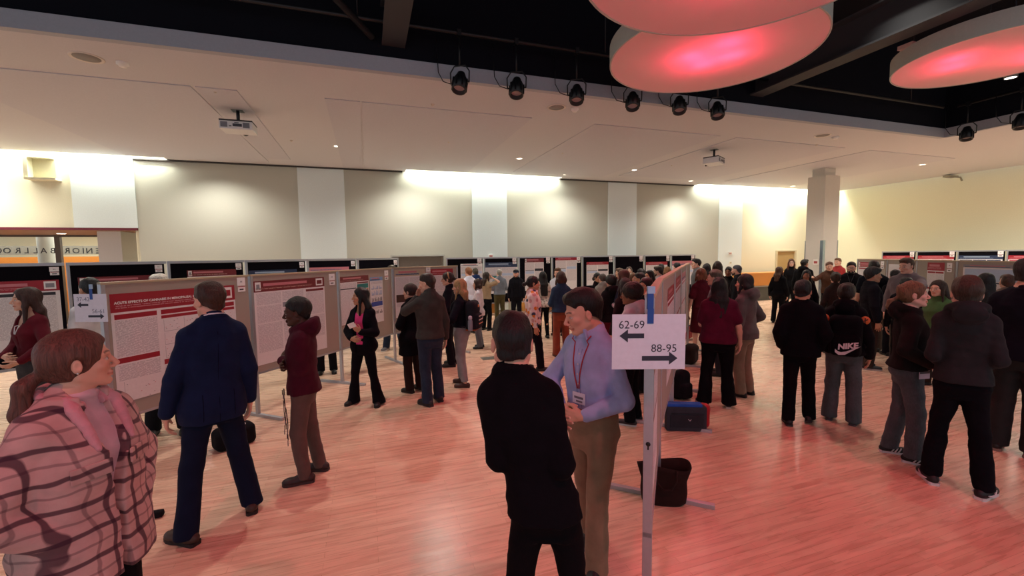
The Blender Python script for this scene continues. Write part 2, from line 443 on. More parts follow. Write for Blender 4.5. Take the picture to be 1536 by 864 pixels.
def skeleton(p):
    """all joints of a standing figure, in metres, facing +Y, feet round the origin"""
    k = Sk(); H = p.get('H', 1.75); u = H/1.75; k.u = u; k.H = H
    f = p.get('sex', 'm') == 'f'; k.f = f; w = p.get('w', 1.)*u*.92; k.w = w
    lean = p.get('lean', (0, 0)); twist = p.get('shoulder_drop', 0)
    zh = .90*u
    def sh(z): t = max(0, z-zh*.95); return lean[0]*t, lean[1]*t
    k.sh = sh
    hx, sx = (.086, .150) if f else (.084, .172)
    belly = p.get('belly', 0)*u
    def S(z, a, b, dy=0.): cx, cy = sh(z*u); return (z*u, a*w, b*w, cx, cy+dy*u)
    if f: T = [S(.80, .14, .095), S(.86, .178, .122, -.012), S(.93, .172, .118, -.01), S(1.02, .140, .098), S(1.08, .130, .092), S(1.18, .138, .10, .006), S(1.26, .150, .113, .012), S(1.33, .150, .10, .004), S(1.39, .138, .083, -.006), S(1.43, .108, .070, -.013), S(1.47, .068, .060, -.014), S(1.53, .052, .056, -.01)]
    else: T = [S(.80, .14, .095), S(.86, .172, .12, -.01), S(.93, .168, .116, -.006), S(1.03, .158, .11, 0), S(1.12, .158, .112, .003), S(1.24, .176, .122, .006), S(1.33, .180, .116, .0), S(1.40, .160, .094, -.008), S(1.445, .118, .078, -.014), S(1.485, .076, .068, -.016), S(1.54, .062, .066, -.012)]
    if belly: T = [(z, a+belly*.5*math.exp(-((z/u-1.03)/.12)**2), b+belly*math.exp(-((z/u-1.03)/.12)**2), cx, cy+belly*.5*math.exp(-((z/u-1.03)/.12)**2)) for z, a, b, cx, cy in T]
    k.T = T
    cx, cy = sh(1.41*u); k.S = {}; k.E = {}; k.Wr = {}; k.hand = {}
    arms = p.get('arms', ('side', 'side'))
    for s, nm in ((-1, 0), (1, 1)):
        a = arms[nm]; A = ARM[a] if isinstance(a, str) else a
        St = V(s*sx*w+cx, cy-.012*u, (1.385 if f else 1.395)*u+s*twist)
        wx, wy, wz = A[0]; wcx, wcy = sh(wz*u)
        Wp = V(s*wx*u*(1 if wx < .15 else (w/u*.6+.4))+wcx, wy*u*(w/u if wy > 0 else 1)+wcy, wz*u)
        e, Wp = ik(St, Wp, .295*u, .255*u, V(s*A[1][0], A[1][1], A[1][2]))
        k.S[s] = St; k.E[s] = e; k.Wr[s] = Wp
        k.hand[s] = (unit(V(s*A[2][0], A[2][1], A[2][2])), unit(V(s*A[3][0], A[3][1], A[3][2])), A[4])
    k.Hip = {}; k.K = {}; k.A = {}; k.ft = {}
    feet = p.get('feet', ((-.11, .0, 8), (.11, .0, -8)))
    for s, nm in ((-1, 0), (1, 1)):
        fx, fy, fr = feet[nm][:3]; lift = feet[nm][3] if len(feet[nm]) > 3 else 0.
        hp = V(s*hx*w, 0, .90*u); an = V(fx*u, fy*u-.03*u, .085*u+lift*u)
        kn, an = ik(hp, an, .415*u, .405*u, (fx*.3+s*.05, 1, 0)); k.Hip[s] = hp; k.K[s] = kn; k.A[s] = an; k.ft[s] = (math.radians(fr), lift*u)
    cx, cy = sh(1.56*u); hd = p.get('head', (0, 0, 0)); k.hs = (.97 if f else 1.0)*(.35+.65*u)*p.get('hsz', 1.0)*1.06
    k.R = rotm(*hd); nb = V(cx, cy-.012*u, 1.49*u); k.neck = nb
    k.top = H
    hc = V(cx, cy+.018*u, H-.117*k.hs); 
    # the head turns about the top of the neck
    pv = V(cx, cy-.008*u, H-.20*k.hs); k.hc = pv+k.R @ (hc-pv); k.hp = pv
    return k
def hl(k, x, y, z): return k.hc+k.R @ (V(x, y, z)*k.hs)
def head_vol(k, v, p):
    s = k.hs; f = k.f
    E = lambda c, r, R=None: ell(hl(k, *c), V(r)*s, k.R if R is None else k.R @ R)
    C = lambda a, b, r1, r2=None: cap(hl(k, *a), hl(k, *b), r1*s, (r1 if r2 is None else r2)*s)
    v.add(E((0, -.012, .034), (.0755, .097, .083)), .02)
    v.add(E((0, .022, -.030), (.061, .068, .080)), .03)
    j = .040 if f else .045
    for q in (-1, 1):
        v.add(C((q*.056, -.004, -.055), (q*.018, .068, -.098), .017, .014), .025)
        v.add(E((q*.042, .058, -.026), (.022, .022, .018)), .02)
        v.add(C((q*.012, .086, .018), (q*.045, .070, .020), .010 if f else .012, .009), .014)
        v.add(E((q*.078, -.008, -.008), (.0095, .018, .030), np.array(Matrix.Rotation(-q*.35, 3, 'Z'))), .006)
        v.dig(E((q*.089, -.002, -.006), (.006, .009, .015), np.array(Matrix.Rotation(-q*.35, 3, 'Z'))), .004)
        v.dig(E((q*.032, .097, -.003), (.015, .013, .010)), .012)
        v.add(E((q*.031, .0755, -.004), (.0145, .012, .010)), .005)
        v.add(E((q*.0115, .098, -.043), (.0075, .010, .007)), .006)
    v.add(E((0, .070, -.100), (.020, .018, .014)), .016)
    v.add(C((0, .086, .008), (0, .111, -.034), .0075, .0105), .010)
    v.add(C((-.016, .088, -.064), (.016, .088, -.064), .0075), .006)
    v.add(C((-.013, .087, -.074), (.013, .087, -.074), .0075), .006)
    v.dig(C((-.020, .098, -.0685), (.020, .098, -.0685), .0022), .004)
def body_vol(k, p):
    v = Vol(); u = k.u; w = k.w
    v.add(loft(k.T), .02)
    nr = (.050 if k.f else .058)*k.hs*p.get('neck', 1.)
    v.add(cap(k.neck-V(0, 0, .03*u), hl(k, 0, -.022, -.065), nr*1.08, nr), .03)
    am = p.get('aw', 1.)*(w/u*.6+.4)*(.88 if k.f else 1.)*u
    for s in (-1, 1):
        v.add(ell(k.S[s]+V(-s*.012, 0, -.01)*u, V(.047, .052, .055)*am), .03)
        v.add(cap(k.S[s]+V(-s*.01, 0, -.02)*u, k.E[s], .045*am, .038*am), .025)
        v.add(cap(k.S[s]+V(-s*.02, 0, .012)*u, k.neck+V(s*.02, -.015, .02)*u, .034*u, .036*u), .03)
        m = k.E[s]*.7+k.Wr[s]*.3
        v.add(cap(k.E[s], m, .039*am, .040*am), .02); v.add(cap(m, k.Wr[s], .040*am, .0265*am), .02)
        lw = w*(.84 if p.get('bottom') and p['bottom'].get('kind') != 'skirt' else 1.)
        v.add(cap(k.Hip[s]+V(0, 0, -.03)*u, k.K[s], .086*lw, .056*lw), .03)
        m = k.K[s]*.7+k.A[s]*.3
        v.add(cap(k.K[s], m+V(0, -.012, 0)*u, .054*lw, .056*lw), .02); v.add(cap(m+V(0, -.012, 0)*u, k.A[s], .055*lw, .036*lw), .02)
        fd = V(-math.sin(k.ft[s][0]), math.cos(k.ft[s][0]), 0)
        v.add(cap(k.A[s]-V(0, 0, .045)*u, k.A[s]+fd*.15*u-V(0, 0, .055)*u, .034*u, .024*u), .02)
    head_vol(k, v, p)
    for s in (-1, 1): hand_vol(k, v, s, p)
    return v
def hand_vol(k, v, s, p):
    u0, n0, curl = k.hand[s]; W0 = k.Wr[s]; sc = k.u*(.95 if k.f else 1.03)*p.get('hand', 1.)
    n0 = unit(n0-u0*(n0 @ u0)); t0 = s*np.cross(u0, n0)
    P = lambda a, b, c=0.: W0+(u0*a+t0*b+n0*c)*sc
    fr = p.get('fr', .0082)
    v.add(cap(W0-u0*.01, P(.03, 0), .024*sc, .022*sc), .012)
    bases = [(.088, .030), (.092, .010), (.088, -.010), (.080, -.028)]; ln = (.92, 1.02, .95, .76)
    for (a, b), L in zip(bases, ln):
        v.add(cap(P(.02, b*.55), P(a, b), .0135*sc, .0105*sc), .010)
    c0 = math.radians(curl)
    for i, ((a, b), L) in enumerate(zip(bases, ln)):
        q = P(a, b); ang = c0*.55+.05*i; spread = (1.5-i)*.06
        for j, sl in enumerate((.043, .027, .021)):
            d = unit((u0*math.cos(ang)+n0*math.sin(ang))+t0*spread*(1-j*.3)); q2 = q+d*sl*L*sc
            v.add(cap(q, q2, fr*sc*(1.06-.08*j), fr*sc*(1.0-.09*j)), .004); q = q2; ang += c0*(.9 if j == 0 else .65)
    q = P(.022, .020, .004); q2 = P(.055, .045, .014); v.add(cap(q, q2, .0135*sc, .0105*sc), .010)
    d = unit(u0*.85+t0*.30+n0*.35); q3 = q2+d*.034*sc; v.add(cap(q2, q3, .0098*sc, .0088*sc), .005)
    d = unit(u0*.95+t0*.05+n0*.45); v.add(cap(q3, q3+d*.025*sc, .0088*sc, .0072*sc), .005)
SKIN = {'fair': 'd9a891', 'pale': 'e0b7a4', 'tan': 'c08d70', 'brown': '8a5a42', 'dark': '4a2e22', 'olive': 'b98466'}
def paint_skin(me, k, p, V0):
    base = np.array(hexc(SKIN[p.get('skin', 'fair')])); n = len(V0)
    L = ((V0-k.hc) @ k.R)/k.hs; x, y, z = L[:, 0], L[:, 1], L[:, 2]
    col = np.tile(base, (n, 1)); front = y > .045
    def mixc(m, c, a=1.):
        m = np.clip(m, 0, 1)[:, None]*a; col[:] = col*(1-m)+np.array(c)*m
    sm = lambda d, e: np.clip(-d/e+.5, 0, 1)
    red = base*np.array((1.05, .72, .70))
    for q in (-1, 1):
        mixc(sm(np.sqrt((x-q*.045)**2+(z+.035)**2)-.022, .02)*front, red, .35)
    mixc(sm(np.sqrt((x/.9)**2+(z+.036)**2)-.012, .012)*(y > .09), red, .35)
    lip = np.array(hexc(p['lips'])) if 'lips' in p else base*np.array((.86, .52, .50))
    mixc(sm(np.sqrt((x/.025)**2+((z+.069)/.0115)**2)-1, .35)*(y > .07), lip, .9)
    mixc(sm(np.sqrt((x/.022)**2+((z+.0687)/.0022)**2)-1, .8)*(y > .07), base*.25, .8)
    hc_ = np.array(hexc(p.get('brow', p.get('hairc', '2a1c14'))))*.8
    for q in (-1, 1):
        xx = q*x
        bz = .022+.004*np.sin(np.clip((xx-.012)/.04, 0, 1)*3.1)
        mixc(sm(np.maximum(np.abs(z-bz)-.0035, np.maximum(.012-xx, xx-.050)), .003)*front, hc_, .85)
        ex = (xx-.031)/.0150; ez = (z+.004)/.0062; d = np.sqrt(ex**2+ez**2)-1
        mixc(sm(np.sqrt(ex**2+((z+.003)/.0085)**2)-1, .25)*front, base*.35, .75)
        mixc(sm(d, .2)*front, tuple(np.array((.60, .55, .52))*(.55+.45*min(1, base[0]/.6))), .95)
        gz = p.get('gaze', 0.)
        mixc(sm(np.sqrt((xx-.031-q*gz*.006)**2+(z+.0035)**2)-.0058, .002)*front, (.02, .012, .008), 1)
        mixc(sm(np.sqrt((xx-.0105)**2+(z+.048)**2+((y-.1)*.8)**2)-.0045, .003), base*.2, .8)
    if p.get('beard'):
        a = p['beard']; fb = (z < -.035)*(y > -.01)*(np.abs(x) > -1)
        m = sm(np.maximum(z+.050-.25*np.maximum(0, np.abs(x)-.03), -.02-y), .012)*(1-sm(np.sqrt((x/.027)**2+((z+.069)/.013)**2)-1, .3))
        m = m*(z > -.14); mixc(m, hc_*.8, a)
    # nails
    at = me.color_attributes.new('Col', 'FLOAT_COLOR', 'POINT'); c4 = np.ones((n, 4), np.float32); c4[:, :3] = np.clip(col, 0, 1)
    at.data.foreach_set('color', c4.ravel())
# ------------------------------------------------------------------ hair
def hair_vol(k, p):
    st = p.get('hair', 'short'); s = k.hs; v = Vol()
    E = lambda c, r, R=None: ell(hl(k, *c), V(r)*s, k.R if R is None else k.R @ R)
    C = lambda a, b, r1, r2=None: cap(hl(k, *a), hl(k, *b), r1*s, (r1 if r2 is None else r2)*s)
    def cutp(y0, z0, y1, z1):
        """keep what lies above the line (y0,z0)-(y1,z1) of the head's side view"""
        nrm = V(0, -(z1-z0), (y1-y0)); nrm = unit(nrm); nrm = nrm if nrm[2] > 0 else -nrm
        wn = k.R @ nrm; q = hl(k, 0, y0, z0)
        return lambda X, Y, Z: -((X-q[0])*wn[0]+(Y-q[1])*wn[1]+(Z-q[2])*wn[2])
    th = p.get('hth', .012 if st not in ('short', 'quiff') else .0085)
    v.add(E((0, -.014, .036), (.0755+th, .097+th, .084+th*1.2)), .01)
    if st in ('short', 'crop', 'quiff', 'curly'):
        v.add(E((0, -.045, -.035), (.068, .057, .060)), .02)
        if st == 'short':
            v.add(E((0, -.005, .088), (.070, .092, .044)), .02); v.add(E((p.get('part', .02), .048, .092), (.05, .045, .030)), .02); v.add(E((0, -.075, .03), (.064, .045, .06)), .02)
        if st == 'quiff':
            v.add(E((0, -.005, .090), (.070, .09, .044)), .02)
            v.add(E((.0, .052, .098), (.058, .042, .026)), .02); v.add(E((0, .0, .112), (.055, .06, .022)), .02)
        if st == 'quiff':
            for q in (-1, 1): v.dig(E((q*.094, .048, .035), (.035, .045, .045)), .012)
        if st == 'curly':
            v.add(E((0, -.01, .075), (.085, .098, .062)), .02)
        v.cut(cutp(.085, .064, -.085, -.064) if st == 'short' else cutp(.085, .070, -.085, -.062))
        # bare forehead between the temples
        v.dig(E((0, .114, .022), (.066, .05, .052)), .008)
        for q in (-1, 1): v.dig(E((q*.088, .012, -.012), (.02, .028, .036)), .008)
    elif st == 'afro':
        v.p.clear(); v.add(E((0, -.035, .050), (.122, .128, .112)), .02); v.dig(E((0, .105, -.02), (.075, .075, .075)), .015)
    elif st in ('long', 'bob', 'pony', 'bun', 'tied'):
        v.add(E((0, -.03, .0), (.083, .085, .085)), .02)
        L = p.get('hlen', .30)
        if st == 'bob': L = .10
        if st in ('long', 'bob'):
            # the drape falls straight down from the head, behind the shoulders
            b0 = hl(k, 0, -.055, -.01)
            for q in (-1, -.33, .33, 1):
                a = hl(k, q*.055, -.055+.02*abs(q), .0); ux = k.R @ V(1, 0, 0); uf = k.R @ V(0, 1, 0)
                dd = max(0, min(1, (L-.12)/.14)); m = a+V(0, 0, -L*.45*s)-uf*(.018+.034*dd)*s+ux*q*.016*s; e = a+V(0, 0, -L*s)-uf*(.035+.052*dd)*s+ux*q*.012*s
                v.add(cap(a, m, .040*s, .040*s), .025); v.add(cap(m, e, .040*s, .022*s), .025)
            if p.get('front', 1):
                for q in (-1, 1):
                    a = hl(k, q*.070, .022, .03); m = hl(k, q*.080, .02, -.07); e = m+V(0, 0, -min(L*.6, .2)*s)+(k.R @ V(q*.012, .015, 0))
                    v.add(cap(a, m, .018*s, .022*s), .02); v.add(cap(m, e, .022*s, .014*s), .02)
        elif st in ('pony', 'tied'):
            pz = p.get('ponyz', .03)
            a = hl(k, 0, -.105, pz); d = p.get('ponyd', 0.)
            m = a+(k.R @ V(d*.4, -.055, -.045))*s; e = a+(k.R @ V(d, -.06, 0))*s+V(0, 0, -L*s)
            v.add(cap(a, m, .020*s, .030*s), .012); v.add(cap(m, (m+e)/2, .030*s, .034*s), .02); v.add(cap((m+e)/2, e, .034*s, .012*s), .02)
            v.cut_later = None
        elif st == 'bun':
            v.add(E((0, -.10, .075), (.042, .04, .04)), .01)
        if st in ('pony', 'bun', 'tied'):
            v.dig(E((0, -.02, -.125), (.085, .11, .055)), .02)
            for q in (-1, 1): v.dig(E((q*.09, .005, -.02), (.022, .035, .045)), .008)
        v.dig(E((0, .108, .0), (.060 if st != 'pony' else .064, .060, .070)), .014)
        v.dig(E((0, .10, -.08), (.058, .075, .07)), .014)
        v.dig(cap(hl(k, 0, -.01, -.08), k.neck+(k.R @ V(0, .05, -.05)), .050*s), .012)
    v.noise = [(p.get('hn', .0035), 75., p.get('seed', 1), (1, 1, .35)), (-.0065, 38., p.get('seed', 1)+5, (1, 1, .5))]
    if st == 'afro': v.noise = [(.006, 110., 3, (1, 1, 1)), (.005, 40., 8, (1, 1, 1))]
    return v
def beard_vol(k, p):
    s = k.hs; v = Vol()
    E = lambda c, r: ell(hl(k, *c), V(r)*s, k.R)
    C = lambda a, b, r1, r2=None: cap(hl(k, *a), hl(k, *b), r1*s, (r1 if r2 is None else r2)*s)
    for q in (-1, 1):
        v.add(C((q*.064, .0, -.03), (q*.052, .03, -.075), .010, .016), .012); v.add(C((q*.052, .03, -.075), (q*.012, .076, -.108), .018, .020), .015)
        v.add(C((q*.006, .094, -.054), (q*.028, .084, -.066), .006, .006), .006); v.add(C((q*.028, .084, -.066), (q*.024, .078, -.095), .007, .012), .008)
    v.noise = [(.003, 120., 4, (1, 1, 1))]
    return v
# ------------------------------------------------------------------ clothes
def grow(T, off, z0=None, z1=None):
    out = []
    S = np.array(T); zs = sorted(set([z for z in S[:, 0] if (z0 is None or z > z0+.02) and (z1 is None or z < z1-.02)]+([z0] if z0 is not None else [])+([z1] if z1 is not None else [])))
    for z in zs:
        a, b, cx, cy = (np.interp(z, S[:, 0], S[:, i]) for i in range(1, 5)); out.append((z, a+off, b+off, cx, cy))
    return out
def top_vol(k, p, g):
    v = Vol(); u, w = k.u, k.w; off = g.get('off', .016); z0 = g.get('hem', .84)*u; fit = g.get('flare', .0); boxy = g.get('boxy', 0.)
    T = grow(k.T, off, z0, 1.50*u)
    if boxy:  # fabric hangs straight from chest and hips
        am = max(t[1] for t in T if t[0] < 1.36*u); bm = max(t[2] for t in T if t[0] < 1.36*u)
        T = [(z, a+(am-a)*boxy, b+(bm-b)*boxy, cx, cy) if z < 1.33*u else (z, a, b, cx, cy) for z, a, b, cx, cy in T]
    if fit: T = [(z, a+fit*max(0, 1.1*u-z), b+fit*max(0, 1.1*u-z)*.8, cx, cy) for z, a, b, cx, cy in T]
    hem = 0
    if hem: T = [(z, a-(.008 if z < z0+.03 else 0), b-(.008 if z < z0+.03 else 0), cx, cy) for z, a, b, cx, cy in T]
    T = [(z, a+.012*min(1, max(0, (1.0*u-z)/(.06*u))), b+.014*min(1, max(0, (1.0*u-z)/(.06*u))), cx, cy) for z, a, b, cx, cy in T]
    v.add(loft(T, 2.4, z0, 1.505*u), .02)
    am = p.get('aw', 1.)*(w/u*.6+.4)*(.88 if k.f else 1.)*u; so = g.get('soff', off+.004)
    sl = g.get('sleeve', 'long')
    for s in (-1, 1):
        v.add(ell(k.S[s]+V(-s*.012, 0, -.008)*u, V(.044, .050, .050)*am+off), .03)
        v.add(cap(k.S[s]+V(-s*.02, 0, .010)*u, k.neck+V(s*.025, -.012, .012)*u, .034*u+off*.8, .034*u+off*.6), .03)
        a = k.S[s]+V(-s*.01, 0, -.02)*u; e = k.E[s]; wr = k.Wr[s]
        if sl == 'short':
            v.add(cap(a, a+(e-a)*.66, .046*am+so, .045*am+so+.010), .025)
        elif sl == 'elbow':
            v.add(cap(a, e, .046*am+so, .042*am+so), .025); v.add(cap(e, e+(wr-e)*.3, .042*am+so, .042*am+so), .02)
        elif sl == 'long':
            v.add(cap(a, e, .044*am+so, .039*am+so), .022)
            v.add(cap(e, e+(wr-e)*g.get('cuffat', .93), .039*am+so, g.get('cuff', .030)*am+so*.7), .012)
    c = g.get('neck', 'crew'); nb = k.neck; nr = .062*k.hs if not k.f else .055*k.hs
    up = unit(hl(k, 0, -.02, -.06)-nb); R = rotm(0, -12)
    if c in ('crew', 'collar', 'lapel', 'turtle'):
        hgt = {'crew': .014, 'collar': .022, 'lapel': .012, 'turtle': .03}[c]*u; v.add(cap(nb-V(0, 0, .035*u), nb+V(0, -.004, hgt), nr+{'crew': .010, 'collar': .004, 'lapel': .014, 'turtle': .010}[c]), .012)
        tilt = k.R @ V(0, 0, 1); zc = nb[2]+hgt+.002; v.cutz = zc
    if c == 'crew': v.add(torus(nb+V(0, .004, .018*u), nr+.010, .009, R), .012)
    elif c == 'collar':
        v.add(torus(nb+V(0, -.004, .032*u), nr+.004, .007, rotm(0, -16)), .006); v.add(torus(nb+V(0, .0, .019*u), nr+.009, .008, rotm(0, -16)), .01)
        v.add(torus(nb+V(0, .004, .006*u), nr+.014, .009, rotm(0, -16)), .01)
        v.dig(cap(nb+V(0, nr+.036, .085*u), nb+V(0, nr+.040, -.030*u), .030, .016), .006)
        for q in (-1, 1): v.add(cap(nb+V(q*.028, nr+.022, .02*u), nb+V(q*.055, nr+.035, -.035*u), .012, .006), .008)
    elif c == 'turtle':
        for i in range(4): v.add(torus(nb+V(0, -.002, (.005+.016*i)*u), nr+.012-.002*i, .011, rotm(0, -8)), .01)
    elif c == 'hood':
        v.add(torus(nb+V(0, -.022, .012*u), nr+.040, .028, rotm(0, -24), 1.05), .02)
        v.add(ell(nb+V(0, -.125*u, -.025*u), (.105*u, .042*u, .075*u), rotm(0, 14)), .04)
        v.add(ell(nb+V(0, -.085*u, .022*u), (.095*u, .045*u, .038*u), rotm(0, -22)), .03)
        v.dig(cap(nb+V(0, -.002, 0), hl(k, 0, -.02, 0.), nr+.008), .006)
    elif c == 'lapel':
        v.add(torus(nb+V(0, -.008, .014*u), nr+.016, .010, rotm(0, -20)), .010)
    op = g.get('open')
    if op:   # the front hangs open: width below, width at chest, top
        lo_, hi_ = op
        zt = nb[2]
        cx, cy = k.sh(1.2*u)
        def fn(X, Y, Z):
            hw = np.interp(Z, [z0, 1.05*u, 1.35*u, 1.5*u], [lo_*u, lo_*u, hi_*u, (hi_+.0)*u])
            return np.minimum(hw-np.abs(X-cx), Y-cy-.01)       # > 0 inside the opening
        v.cut(fn)
    vn = g.get('vneck')
    if vn:
        def fn2(X, Y, Z):
            hw = np.clip((Z-(1.40-vn)*u)/vn*.062, 0, 1)
            return np.minimum(np.minimum(hw-np.abs(X), Y-nb[1]-.02), 1.55*u-Z)
        v.cut(fn2)
    wr_ = g.get('wr', .0045)
    v.noise = [(wr_, 22., p.get('seed', 1)+3, (1, 1, .8)), (-wr_*.75, 20., p.get('seed', 1)+9, (1, 1, 1.5)), (-wr_*.35, 46., p.get('seed', 1)+21, (1, 1, 1.2))]
    return v
def trouser_vol(k, p, g):
    v = Vol(); u, w = k.u, k.w; off = g.get('off', .014); cut = g.get('cut', 'straight')
    zt = g.get('top', 1.02)*u
    v.add(loft(grow(k.T, off, .765*u, zt), 2.3, .765*u, zt), .02)
    rk, rh = {'slim': (.064, .052), 'straight': (.076, .072), 'wide': (.082, .084), 'flare': (.066, .098), 'taper': (.08, .058)}[cut]
    hem = g.get('hem', .045)
    for s in (-1, 1):
        a = k.Hip[s]+V(0, 0, -.03)*u; kn = k.K[s]; an = k.A[s]
        low = an+unit(an-kn)*(.085-hem)*u
        v.add(cap(a, kn, .088*w+off, rk*w), .03)
        if cut == 'flare': m = kn+(low-kn)*.5; v.add(cap(kn, m, rk*w, rk*1.12*w), .02); v.add(cap(m, low, rk*1.12*w, rh*u), .02)
        else: v.add(cap(kn, low, rk*w, rh*u), .02)
        z_ = low[2]
    lo_ = min(k.A[s][2]-(.085-hem)*u for s in (-1, 1))
    v.cut(lambda X, Y, Z: lo_-Z)
    wr_ = g.get('wr', .005)
    v.noise = [(wr_*.8, 22., p.get('seed', 1)+13, (1, 1, 1.3)), (-wr_*.8, 18., p.get('seed', 1)+17, (.8, .8, 1.5)), (-wr_*.35, 46., p.get('seed', 1)+19, (.7, .7, 1.3))]
    return v
def skirt_vol(k, p, g):
    v = Vol(); u, w = k.u, k.w; z0 = g.get('hem', .5)*u; zt = g.get('top', 1.03)*u; off = .016
    T = grow(k.T, off, .88*u, zt); a, b = T[0][1], T[0][2]; fl = g.get('flare', .10)
    T = [(z0, a+fl*(.88*u-z0), b+fl*1.1*(.88*u-z0)+.02, 0, 0)]+T
    v.add(loft(T, 2.0, z0, zt), .02)
    v.noise = [(.006, 30., 5, (1.3, 1.3, .2))]
    return v
def shoe_vol(k, s, boot=False):
    v = Vol(); u = k.u; an = k.A[s]; yw, lift = k.ft[s]; fd = V(-math.sin(yw), math.cos(yw), 0); sd = V(math.cos(yw), math.sin(yw), 0)
    b = V(an[0], an[1], lift); R = np.stack([sd, fd, V(0, 0, 1)], 1); sz = u*(.92 if k.f else 1.)
    P = lambda x, y, z: b+(sd*x+fd*y+V(0, 0, z))*sz
    v.add(ell(P(0, -.035, .045), V(.042, .060, .045)*sz, R), .02)
    v.add(ell(P(0, .075, .036), V(.046, .105, .036)*sz, R), .03)
    v.add(ell(P(0, .13, .034), V(.047, .062, .032)*sz, R), .02)
    v.add(cap(P(0, -.02, .06), P(0, .05, .058), .040*sz, .030*sz), .02)
    if boot: v.add(cap(P(0, -.02, .05), P(0, -.015, .17), .046*sz, .050*sz), .02)
    else: v.dig(cap(P(0, -.02, .085), P(0, -.02, .16), .036*sz), .006)
    q = b
    v.cut(lambda X, Y, Z: (lift+.012)-Z)
    return v, P, R, sz
def sole_mesh(P, sz, h=.022, wid=1.):
    prof = [(-.088, .026), (-.075, .038), (-.03, .040), (.03, .037), (.09, .048), (.14, .047), (.175, .034), (.19, .012)]
    mb = MB(); L = [P(-x*wid, y, 0) for y, x in prof]+[P(x*wid, y, 0) for y, x in reversed(prof)]
    mb.prism([tuple(q) for q in L], (0, 0, h*sz)); return mb
